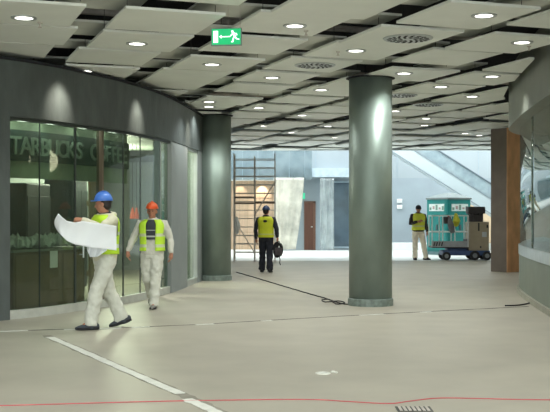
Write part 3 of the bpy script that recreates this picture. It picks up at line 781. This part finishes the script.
for za, zb, xa, xb in ((.35,1.5,hw,0),(1.5,2.6,0,hw),(.3,1.4,0,-hw)):
    b = B(); bar(b, (xa,-.03,za), (xb,-.03,zb), .018, 8); obj('diagonal_brace', b, M_steel, sc_)
for xa, xb, py in ((-hw,0,199),(0,hw,204.5),(-hw,0,205)):
    z = Z(py-1,YS)
    b = B(); box(b, (xa,.0,z), (xb,dep,z+.05), bevel=.004); obj('platform_deck', b, mat('deck', (112,96,82), .7, var=.2), sc_)
# cloth hung on scaffold
b = B(); tube(b, [(-hw+.08,-.06,Z(218,YS)),(-hw+.12,-.07,Z(226,YS)),(-hw+.1,-.06,Z(233,YS))], [.05,.1,.05], 10, 'round')
o = remeshed('rag', b, mat('rag_white', (214,214,210), .8, var=.1), None, .015, 3); o.location = sc_.location; tag(o, 'white rag hanging on the left post of the scaffold tower', 'cloth')

# ------------------------------------------------------------------ people
SKIN = mat('skin', (176,122,96), .55, var=.06, scale=20)
def V(*a): return Vector(a)
TORSO = [(.86,.165,.115),(.95,.175,.12),(1.05,.165,.115),(1.16,.168,.118),(1.28,.185,.122),(1.37,.195,.118),(1.425,.18,.105),(1.465,.12,.085),(1.50,.075,.072)]
def torso_rings(grow, lean, z0, z1, n=40, sub=2):
    out = []
    zs = [r[0] for r in TORSO]
    K = 26
    for k in range(K+1):
        z = z0+(z1-z0)*k/K
        for a, c in zip(TORSO, TORSO[1:]):
            if a[0] <= z <= c[0] or (c is TORSO[-1]) or (z < TORSO[0][0]):
                w_ = max(0, min(1, (z-a[0])/(c[0]-a[0]))); rx = a[1]+(c[1]-a[1])*w_; ry = a[2]+(c[2]-a[2])*w_
                break
        rx += grow; ry += grow
        cx, cy = lean[0]*(z-.92), lean[1]*(z-.92)
        out.append([V(cx+rx*math.copysign(abs(math.cos(t))**.85, math.cos(t)), cy+ry*math.copysign(abs(math.sin(t))**.85, math.sin(t)), z+ (0)) for t in [2*PI*j/n for j in range(n)]])
    return out
def loft(b, rings, keep=None, caps=True):
    R = [[b.verts.new(v) for v in r] for r in rings]; n = len(R[0])
    for i in range(len(R)-1):
        for j in range(n):
            if keep is None or keep(i, j): b.faces.new((R[i][j], R[i][(j+1) % n], R[i+1][(j+1) % n], R[i+1][j]))
    if caps: b.faces.new(R[0][::-1]); b.faces.new(R[-1])
def hand(b, wrist, d, palm, curl=.35, sc=1.0):
    """palm and five fingers; d = direction of the hand, palm = way the palm looks"""
    d = d.normalized(); palm = (palm-d*palm.dot(d)).normalized(); side = d.cross(palm)
    tube(b, [wrist-d*.03, wrist+d*.02, wrist+d*.05, wrist+d*.085], [.026,.03,.033,.03], 10, 'round')
    for k, (o, L) in enumerate(((-.028,.072),(-.009,.082),(.011,.076),(.029,.06))):
        p0 = wrist+d*.075+side*o*.95; p1 = p0+d*L*.45+palm*L*curl*.25; p2 = p1+d*L*.35+palm*L*curl*.55; p3 = p2+d*L*.18+palm*L*curl*.6
        tube(b, [p0, p1, p2, p3], [.0105,.0098,.009,.008], 8, 'round')
    q0 = wrist+d*.025-side*.022; q1 = q0-side*.028+d*.03+palm*.012; q2 = q1-side*.008+d*.032+palm*.016
    tube(b, [q0, q1, q2], [.014,.0115,.0095], 8, 'round')
def shoe(par, ankle, toe, m):
    """ankle = ankle joint, toe = unit direction of the foot (may point down)"""
    f = toe.normalized(); sd = f.cross(V(0,0,1)).normalized(); up = sd.cross(f)
    b = B(); s0 = ankle-up*.06
    tube(b, [ankle+up*.05, ankle, s0-f*.01], [.058,.06,.055], 12, 'round')
    rings = [(-.085,.034,.05),(-.04,.044,.055),(.03,.042,.05),(.09,.05,.04),(.14,.046,.03),(.175,.03,.022)]
    for (a, w1_, h1), (c, w2_, h2) in zip(rings, rings[1:]):
        for k in range(4):
            u = k/3; ww = w1_+(w2_-w1_)*u; hh = h1+(h2-h1)*u
            ell(b, s0+f*(a+(c-a)*u)+up*(-.03+hh*.6), (ww,ww,hh), u=10, v=8)
    o = remeshed('shoe', b, m, par, .012, 3)
    b = B()
    pts = [(-.115,.02),(-.105,.04),(-.04,.046),(.03,.044),(.09,.054),(.15,.046),(.19,.02)]
    poly = [(a, c) for a, c in pts]+[(a, -c) for a, c in reversed(pts)]
    lo = [b.verts.new(s0+f*a+sd*c-up*.032) for a, c in poly]; hi = [b.verts.new(s0+f*a+sd*c-up*.004) for a, c in poly]
    b.faces.new(lo); b.faces.new(hi[::-1])
    for k in range(len(poly)): b.faces.new((lo[k], hi[k], hi[(k+1) % len(poly)], lo[(k+1) % len(poly)]))
    obj('sole', b, M_black, o)
def person(label, loc, rotz, P):
    """P: pose and outfit; figure faces -Y, its left is +X"""
    lean = P.get('lean', (0,0)); L = lambda z: V(lean[0]*(z-.92), lean[1]*(z-.92), z)
    arms = P['arms']; legs = P['legs']
    hyaw = P.get('head_yaw', 0); hp = P.get('head_pitch', 0)
    HC = L(1.62)+V(0,-.025,0)+P.get('head_off', V(0,0,0)); HR = Matrix.Rotation(hyaw, 3, 'Z') @ Matrix.Rotation(hp, 3, 'X')
    H = lambda x, y, z: HC+HR @ V(x, y, z)
    b = B()
    # head: skull, face, jaw, nose, ears, neck
    ell(b, H(0,.012,.03), (.076,.094,.088), HR); ell(b, H(0,-.022,-.02), (.064,.072,.09), HR); ell(b, H(0,-.045,-.075), (.042,.042,.036), HR)
    tube(b, [H(0,-.09,.015), H(0,-.106,-.015), H(0,-.108,-.028)], [.009,.013,.014], 8, 'round')
    ell(b, H(0,-.086,-.058), (.026,.014,.012), HR)
    for sx in (-1, 1): ell(b, H(sx*.077,.008,-.012), (.012,.02,.032), HR)
    ell(b, H(0,-.088,.022), (.05,.012,.01), HR)
    tube(b, [L(1.42)+V(0,.01,0), L(1.5)+V(0,0,0), HC+V(0,.008,-.06)], [.062,.055,.054], 14, 'round')
    loft(b, torso_rings(-.02, lean, .86, 1.49))
    for a in arms:
        tube(b, [a[0], a[0].lerp(a[1],.5), a[1], a[1].lerp(a[2],.5), a[2]], [.05,.045,.038,.034,.026], 12, 'round')
        hand(b, a[2], a[3], a[4], a[5] if len(a) > 5 else .35)
    for g in legs:
        tube(b, [g[0], g[0].lerp(g[1],.5), g[1], g[1].lerp(g[2],.4), g[2]], [.08,.07,.052,.052,.038], 12, 'round')
        tube(b, [g[2], g[2]+V(0,0,-.04)+g[3].normalized()*.08], [.036,.028], 10, 'round')
    body = remeshed('person', b, SKIN, None, .0065, 3)
    body.location = loc; body.rotation_euler = (0, 0, rotz); tag(body, label, 'person')
    body.scale = (P.get('scale',1),)*3
    # face
    me_ = mat('eye_dark', (36,28,26), .3)
    for sx in (-1, 1):
        b = B(); ell(b, H(sx*.03,-.088,.004), (.011,.006,.006), HR, 10, 8); obj('eye', b, me_, body, True)
        b = B(); ell(b, H(sx*.031,-.093,.022), (.017,.005,.0045), HR, 10, 6); obj('eyebrow', b, me_, body, True)
    b = B(); ell(b, H(0,-.1,-.058), (.02,.004,.0045), HR, 10, 6); obj('mouth', b, mat('lips', (132,78,68), .5), body, True)
    # hair
    b = B(); ell(b, H(0,.026,.03), (.081,.09,.09), HR); ell(b, H(0,.052,-.02), (.068,.055,.065), HR)
    remeshed('hair', b, P['hair'], body, .009, 3)
    # trousers
    b = B(); tl = P.get('baggy', 1.0)
    rings = [[V(v.x, v.y, v.z) for v in r] for r in torso_rings(.012, lean, .84, P.get('waist', 1.04))]; loft(b, rings)
    for g in legs:
        tube(b, [g[0]+V(0,0,.03), g[0].lerp(g[1],.45), g[1], g[1].lerp(g[2],.55), g[2]+V(0,0,-.045)], [.105*tl,.098*tl,.084*tl,.08*tl,.082*tl], 16, 'flat')
    remeshed('trousers', b, P['trousers'], body, .012, 4, wrinkle=.045)
    # jacket with sleeves
    b = B(); loft(b, torso_rings(.018, lean, P.get('hem', .9), 1.492))
    for a in arms:
        sp = L(1.40)+V((.1 if a[0].x > 0 else -.1), 0, 0)
        tube(b, [sp, a[0], a[0].lerp(a[1],.5), a[1], a[1].lerp(a[2],.5), a[2]+(a[1]-a[2])*.08], [.075,.074,.066,.058,.054,.044], 14, 'round')
    if P.get('hood'):
        tube(b, [L(1.47)+V(.1*math.cos(k*PI/6),.03+.1*math.sin(k*PI/6),.02*math.sin(k*PI/6)) for k in range(12)], .034, 10, closed=True)
    remeshed('jacket', b, P['jacket'], body, .011, 4, wrinkle=.035)
    b = B(); tube(b, [L(1.49)+V(.066*math.cos(k*PI/8),.002+.068*math.sin(k*PI/8),.008+.012*math.sin(k*PI/8)) for k in range(16)], .018, 8, closed=True)
    remeshed('collar', b, P['collar'], body, .008, 3)
    # hi-vis vest
    n = 40; gap = P.get('gap', 0)
    rings = torso_rings(.036, lean, P.get('vest_hem', .93), 1.478)
    def keep(i, j):
        z = rings[i][0].z; t = (j+.5)/n*360
        fr = abs((t-270+180) % 360-180); sd = min(abs((t+180) % 360-180), abs((t-180+180) % 360-180))
        if fr < gap: return False
        if 1.20 < z < 1.435 and sd < 24: return False
        return True
    b = B(); loft(b, rings, keep, False)
    bmesh.ops.delete(b, geom=[v for v in b.verts if not v.link_faces], context='VERTS')
    o = obj('safety_vest', b, P['vest'], body, True); md = o.modifiers.new('s', 'SOLIDIFY'); md.thickness = .012; md.offset = 0
    if P.get('shirt'):
        b = B(); rr = torso_rings(.030, lean, 1.15, 1.478)
        loft(b, rr, lambda i, j: abs((((j+.5)/n*360)-270+180) % 360-180) < gap-5, False)
        bmesh.ops.delete(b, geom=[v for v in b.verts if not v.link_faces], context='VERTS')
        o = obj('shirt', b, P['shirt'], body, True); md = o.modifiers.new('s', 'SOLIDIFY'); md.thickness = .006
    # helmet
    if P.get('helmet'):
        b = B(); prof = []
        for k in range(8):
            a = k/7*PI/2; prof.append((max(.004, .108*math.cos(a)), .112*math.sin(a)))
        lathe(b, prof, 32); 
        bmesh.ops.scale(b, vec=(.95,1.14,1), verts=b.verts)
        bmesh.ops.transform(b, matrix=Matrix.Translation(H(0,.006,.045)) @ HR.to_4x4() @ Matrix.Rotation(-.06,4,'X'), verts=b.verts)
        hm = obj('helmet', b, P['helmet'], body, True)
        b = B(); pr = [(-.118+.0*k, 0) for k in range(1)]
        poly = [(.108*math.cos(t), .126*math.sin(t)-(.045*max(0,-math.sin(t))**2 if not P.get('peakless') else 0)) for t in [2*PI*k/32 for k in range(32)]]
        prism(b, poly, -.006, .006); bmesh.ops.transform(b, matrix=Matrix.Translation(H(0,.006,.047)) @ HR.to_4x4() @ Matrix.Rotation(-.06,4,'X'), verts=b.verts)
        obj('brim', b, P['helmet'], hm)
        b = B(); tube(b, [H(0,-.1+.2*k/8+.006,.05+.116*math.sqrt(max(0,1-((k-4)/4.6)**2))) for k in range(9)], .009, 8, 'round'); obj('ridge', b, P['helmet'], hm, True)
    elif P.get('cap'):
        b = B(); ell(b, H(0,.015,.05), (.088,.104,.078), HR); tube(b, [H(.085*math.cos(t),.015+.1*math.sin(t),.028) for t in [2*PI*k/20 for k in range(20)]], .014, 8, closed=True)
        remeshed('knit_cap', b, P['cap'], body, .009, 3)
    for g in legs: shoe(body, g[2], g[3], P['shoes'])
    return body
M_off = mat('offwhite_cloth', (204,202,190), .85, var=.08, scale=7, bump=.35, bscale=14)
M_offt = mat('offwhite_trousers', (208,208,196), .85, var=.07, scale=7, bump=.4, bscale=10)
M_cream = mat('cream_trousers', (232,222,202), .85, var=.07, scale=7, bump=.4, bscale=10)
M_navy = mat('navy_cloth', (36,38,50), .8, var=.15, scale=8, bump=.3, bscale=12)
M_navyt = mat('dark_trousers', (32,35,46), .85, var=.15, scale=8, bump=.4, bscale=10)
V1 = bands('vest_lime', (192,232,48), [(1.05,1.10),(1.22,1.26)], (206,220,196))
V2 = bands('vest_lime_banded', (196,236,60), [(1.02,1.07),(1.2,1.25)], (206,216,176))
V3 = bands('vest_yellow', (208,214,44), [(1.0,1.03)], (196,200,120))
V4 = bands('vest_yellow_grey', (214,220,70), [(1.06,1.10),(1.22,1.25)], (200,204,150))
HB = mat('hair_dark', (40,32,30), .7); M_boot = mat('boot_grey', (62,68,76), .7, var=.2)
dn = V(0,0,-1)
# man with the plans: faces left, his left side towards us
p1 = V(X(105,13.6), 13.6, 0)
RZ1 = math.radians(-50)      # walks towards the near left, looking left
person('person in blue helmet, lime vest and pale overalls walking with a large plan', p1, RZ1, dict(scale=1.04,
    lean=(0,.0), arms=[(V(.2,.0,1.41), V(.27,-.23,1.31), V(.15,-.42,1.415), V(-.75,-.45,.05), V(-.2,.5,-1), .9),
                       (V(-.2,.0,1.41), V(-.26,-.2,1.17), V(-.09,-.4,1.22), V(.3,-.9,.15), V(.5,0,-.6), .8)],
    legs=[(V(.09,0,.90), V(.075,-.17,.5), V(.06,-.25,.10), V(-.35,-1,0)), (V(-.09,0,.90), V(-.06,.08,.49), V(-.03,.27,.135), V(-.3,-1,-.28))],
    head_yaw=math.radians(-48), head_pitch=.1, hair=HB, trousers=M_offt, jacket=mat('pale_jacket', (208,204,180), .85, var=.06, scale=7, bump=.3, bscale=12), collar=M_navy, vest=V1, hood=True,
    helmet=mat('helmet_blue', (70,118,200), .35, var=.03), shoes=M_boot, baggy=1.12, hem=.88, vest_hem=.97))
# man in the open jacket walking towards the camera
p2 = V(X(152,16.4), 16.45, 0)
person('person in orange helmet, open lime vest and off white work suit walking forward', p2, math.radians(-4), dict(scale=.985,
    lean=(0,0), arms=[(V(.2,0,1.41), V(.30,.03,1.15), V(.33,-.06,.93), V(.0,-.15,-1), V(-1,0,0), .45),
                      (V(-.2,0,1.41), V(-.33,.04,1.17), V(-.40,-.05,.96), V(-.05,-.15,-1), V(1,0,0), .45)],
    legs=[(V(.085,0,.90), V(.07,-.08,.5), V(.04,-.1,.10), V(.05,-1,0)), (V(-.09,0,.90), V(-.09,.02,.5), V(-.07,.33,.22), V(-.05,-1,-.6))],
    head_yaw=0, head_pitch=.06, hair=HB, trousers=M_offt, jacket=M_off, collar=M_off, vest=V2, gap=22,
    shirt=bands('striped_shirt', (52,56,62), [(1.13,1.15),(1.19,1.215),(1.30,1.31)], (190,192,186)),
    helmet=mat('helmet_orange', (226,92,40), .35, var=.03), shoes=mat('shoe_pale', (120,118,112), .7, var=.2), baggy=1.08, hem=.9, vest_hem=.96))
# man in dark clothes seen from behind
p3 = V(X(266,26.6), 26.6, 0)
b3 = person('person in dark clothes and yellow vest walking away carrying a cable coil', p3, math.radians(172), dict(
    lean=(0,0), arms=[(V(.2,0,1.41), V(.28,.02,1.14), V(.27,-.06,.9), V(0,-.1,-1), V(-1,0,0), .4),
                      (V(-.2,0,1.41), V(-.29,.03,1.15), V(-.30,-.03,.93), V(-.05,-.05,-1), V(1,0,0), .9)],
    legs=[(V(.09,0,.90), V(.1,-.08,.5), V(.13,-.12,.10), V(.1,-1,0)), (V(-.09,0,.90), V(-.1,.02,.5), V(-.12,.12,.115), V(-.1,-1,-.1))],
    head_yaw=math.radians(-10), head_pitch=.1, hair=HB, trousers=M_navyt, jacket=M_navy, collar=M_navy, vest=V3,
    helmet=mat('helmet_navy', (44,62,98), .4, var=.05), shoes=M_black, baggy=1.05, hem=.88, vest_hem=.93))
b = B(); ell(b, V(0,.162,1.36), (.055,.006,.035)); o = obj('emblem', b, M_black, b3); o['label'] = 'dark emblem on the back of the vest'
# man in knit cap by the lift
p4 = V(X(418,33.8), 33.75, 0)
person('person in dark knit cap, yellow vest and cream trousers standing beside the lift', p4, math.radians(12), dict(scale=1.06,
    lean=(0,0), arms=[(V(.2,0,1.41), V(.27,.02,1.14), V(.28,-.05,.9), V(0,-.1,-1), V(-1,0,0), .4),
                      (V(-.2,0,1.41), V(-.28,-.03,1.15), V(-.1,-.24,1.22), V(.8,-.3,.3), V(0,.6,-.2), .8)],
    legs=[(V(.09,0,.90), V(.17,-.03,.5), V(.26,.0,.10), V(.5,-1,0)), (V(-.09,0,.90), V(-.11,-.02,.5), V(-.11,0,.10), V(-.15,-1,0))],
    head_yaw=math.radians(-15), head_pitch=.3, hair=HB, trousers=M_cream, jacket=mat('dark_sweater', (50,44,46), .85, var=.15), collar=mat('dark_sweater', (50,44,46)), vest=V4,
    cap=mat('cap_dark', (38,38,46), .8, var=.1), shoes=M_black, baggy=1.0, hem=.9, vest_hem=.95))

# the plan sheet, curling away at its left end
def sheet(name, label, rows, ys, m, nu=40, nv=14):
    """rows: list of (px, py_top, py_bottom, Y)"""
    b = B(); g = []
    for i in range(nu+1):
        t = i/nu*(len(rows)-1); k = min(int(t), len(rows)-2); w_ = t-k
        w_ = w_
        r = [a+(c-a)*w_ for a, c in zip(rows[k], rows[k+1])]
        col = []
        for j in range(nv+1):
            v = j/nv; Y = r[3]+ys*math.sin(v*PI)*.5+.015*math.sin(i*.5+v*3)
            col.append(b.verts.new(at(r[0]+r[4]*math.sin(v*PI), r[1]+(r[2]-r[1])*v, Y)))
        g.append(col)
    for i in range(nu):
        for j in range(nv): b.faces.new((g[i][j], g[i+1][j], g[i+1][j+1], g[i][j+1]))
    o = obj(name, b, m, None, True); md = o.modifiers.new('s', 'SOLIDIFY'); md.thickness = .003
    tag(o, label, 'paper'); return o
M_paper = mat('plan_paper', (236,238,240), .6, var=.02, scale=3)
sheet('plan_sheet', 'large white paper plan held up by the person in the blue helmet', [(58.5,213.5,232,13.22,-4),(62,217,236,13.16,-3),(67,221,241,13.12,0),(75,222.5,244.5,13.12,0),(83,221,246,13.12,0),(92,222.5,248,13.12,0),(105,224,249,13.10,0),(116.5,226,250.5,13.08,0)], .05, M_paper)
sheet('plan_sheet', 'lower loose white page hanging below the large held plan', [(87,246,250,13.16,0),(90,246,257,13.16,0),(97,247,257,13.16,0),(107,248.5,250.5,13.15,0)], .03, mat('plan_paper2', (214,217,220), .6, var=.02))

# cable coil carried by the man in dark clothes
hp = p3+V(.315,-.03,.80)
cc = thing('cable_coil', 'dark coiled cable carried in the right hand of the person walking away', 'cable', hp+V(0.02,0,-.40))
b = B()
for k in range(5):
    r = .15-.012*k; tube(b, [V(.0+.022*(k-2)*.9, 0, .2)+V(r*.62*math.cos(t),.02*math.sin(3*t+k),(.2-.01*k)*math.sin(t)) for t in [2*PI*j/26 for j in range(26)]], .02, 8, closed=True)
obj('loops', b, M_black, cc, True)
b = B(); box(b, (-.09,-.05,.05), (.09,.05,.26), bevel=.02); obj('reel_body', b, mat('reel_dark', (70,62,66), .6, var=.3, scale=10), cc)
b = B(); tube(b, [(-.03,0,.38),(-.02,0,.42),(.02,0,.42),(.03,0,.38)], .012, 8, 'round'); obj('handle', b, M_black, cc)
b = B(); tube(b, [(.02,0,.02),(.04,.01,-.06),(.03,0,-.14),(.045,0,-.2)], .011, 8, 'round'); obj('loose_end', b, M_black, cc)

# ------------------------------------------------------------------ marks and small things on the floor
def ribbon(b, pts, wd, z0=.001, z1=.005, jit=0):
    P_ = [Vector((p.x, p.y)) for p in pts]; L_, R_ = [], []
    for i, p in enumerate(P_):
        d = (P_[min(i+1, len(P_)-1)]-P_[max(i-1, 0)]).normalized(); n = Vector((-d.y, d.x))
        w_ = wd/2*(1+random.uniform(-jit, jit)); L_.append(p+n*w_); R_.append(p-n*w_*(1+random.uniform(-jit, jit)))
    prism(b, [tuple(q) for q in R_]+[tuple(q) for q in L_[::-1]], z0, z1)
def dens(pts, n=8):
    q = [onfloor(*p) for p in pts]; out = []
    for a, c in zip(q, q[1:]):
        for k in range(n): out.append(a.lerp(c, k/n))
    out.append(q[-1]); return out
M_tape = mat('tape_white', (216,216,208), .6, var=.1, scale=9)
M_joint = mat('joint_dark', (74,74,70), .8, var=.4, scale=12)
b = B(); ribbon(b, dens([(-10,331.5),(60,329.5),(130,327.5),(200,324.5),(275,320),(345,316),(400,313),(470,309.5),(528,306.5)]), .035, .0005, .003, .5)
struct(obj('trim_7', b, M_joint))
for a, c in (((-5,331.8),(28,330.8)),((64,330),(122,328.3)),((132,327.9),(150,327.2)),((196,325.2),(214,324.2)),((262,321.3),(272,320.7)),((360,315.6),(384,314.4)),((420,312.6),(432,312))):
    tp = B(); ribbon(tp, dens([a, c], 6), .075, .003, .006, .35)
    o = obj('floor_tape', tp, M_tape); tag(o, 'torn white tape patch on the thin floor joint running across the hall', 'tape', 'tape patches on the cross joint')
for (a, c, lab) in (((50,337.5),(102,360),'white tape strip on the floor nearest the pale overalls, first of three'),((101,360),(180,394),'long white tape strip in the middle of the foreground tape line'),((187,399.5),(232,420),'white tape strip nearest the camera, end of the foreground tape line')):
    b = B(); ribbon(b, dens([a, c], 14), .1, .003, .007, .14); o = obj('floor_tape', b, M_tape); tag(o, lab, 'tape', 'foreground tape strips')
b = B(); ribbon(b, dens([(46,335.5),(102,359.5),(180,393.5),(240,422)], 14), .13, .0005, .0025, .2); struct(obj('trim_8', b, mat('tape_dust', (140,136,124), .8, var=.2)))
def rope(name, pts, r, m, label, cat, wob=0):
    q = [onfloor(*p) for p in pts]; c = catmull([(v.x, v.y, r) for v in q], 8)
    b = B(); tube(b, [V(v.x+random.uniform(-wob,wob), v.y+random.uniform(-wob,wob), max(r, v.z)) for v in c], r, 6, 'flat'); o = obj(name, b, m, None, True); tag(o, label, cat); return o
rope('string_line', [(-12,406.5),(60,404.5),(130,402.5),(200,401),(275,400),(318,400.2),(345,401.8),(388,404),(410,401.6),(438,398.6),(480,399),(520,400),(565,400.5)], .0045, mat('string_red', (186,84,88), .6), 'thin red string line lying across the floor in the foreground', 'string')
rope('floor_cable', [(236,272.5),(252,277),(270,282.5),(290,288.5),(312,295),(326,299),(336,302.5),(347,304.8),(352,303.5)], .011, M_black, 'thin dark cable running over the floor from far column to near column', 'cable', .01)
rope('floor_cable', [(327,299.5),(322,300.5),(326,302.5),(338,301.5),(345,303.2),(338,304.6),(333,303)], .01, M_black, 'loose loop of dark cable at the left foot of the near column', 'cable', .01)
rope('floor_cable', [(505,306.3),(516,306),(524,305),(530,303.5)], .012, M_black, 'short dark cable end at the foot of the right drum wall', 'cable', .0)
p = onfloor(414, 409.5)
dg_ = thing('floor_drain', 'small dark floor outlet box at the bottom edge of the photo', 'floor outlet', p)
b = B(); box(b, (-.14,-.1,0), (.14,.1,.006)); obj('frame', b, M_joint, dg_)
b = B()
for k in range(7): box(b, (-.12+k*.036,-.08,.006), (-.12+k*.036+.022,.08,.01))
obj('grate', b, M_steel, dg_)
p = onfloor(323, 373.5)
db = thing('floor_box', 'small round pale floor fitting with debris in the middle of the floor', 'floor fitting', p)
b = B(); ring_disc(b, .045, .075, 0, .008, 20); obj('ring', b, M_tape, db)
b = B(); lathe(b, [(.045,.0),(.045,.004)], 20); obj('cover', b, M_duct, db)
b = B(); ell(b, V(.1,.03,.012), (.025,.02,.012)); ell(b, V(.13,.0,.01), (.015,.012,.01)); obj('debris', b, M_tape, db)

# ------------------------------------------------------------------ light, world, camera
W = bpy.data.worlds.new('World'); S.world = W; W.use_nodes = True
bg = W.node_tree.nodes['Background']; bg.inputs[0].default_value = (.92,1,.97,1); bg.inputs[1].default_value = 2.1
def area(name, loc, rot, sx, sy, e, color):
    l = bpy.data.lights.new(name, 'AREA'); l.shape = 'RECTANGLE'; l.size = sx; l.size_y = sy; l.energy = e; l.color = color
    o = bpy.data.objects.new(name, l); COL.objects.link(o); o.location = loc; o.rotation_euler = rot; return o
area('skylight', (2,39.8,9.3), (0,0,0), 30, 6, 1050, (.94,.97,1))

cam = bpy.data.cameras.new('Camera'); co = bpy.data.objects.new('Camera', cam); COL.objects.link(co)
co.location = (0,0,CH); co.rotation_euler = (PI/2,0,0)
cam.sensor_width = 36; cam.lens = F/550*36; cam.shift_y = (HY-206)/550; cam.clip_end = 200
S.camera = co
S.view_settings.view_transform = 'Standard'; S.view_settings.look = 'None'; S.view_settings.gamma = 1; S.view_settings.exposure = 0.88
S.view_settings.use_curve_mapping = False
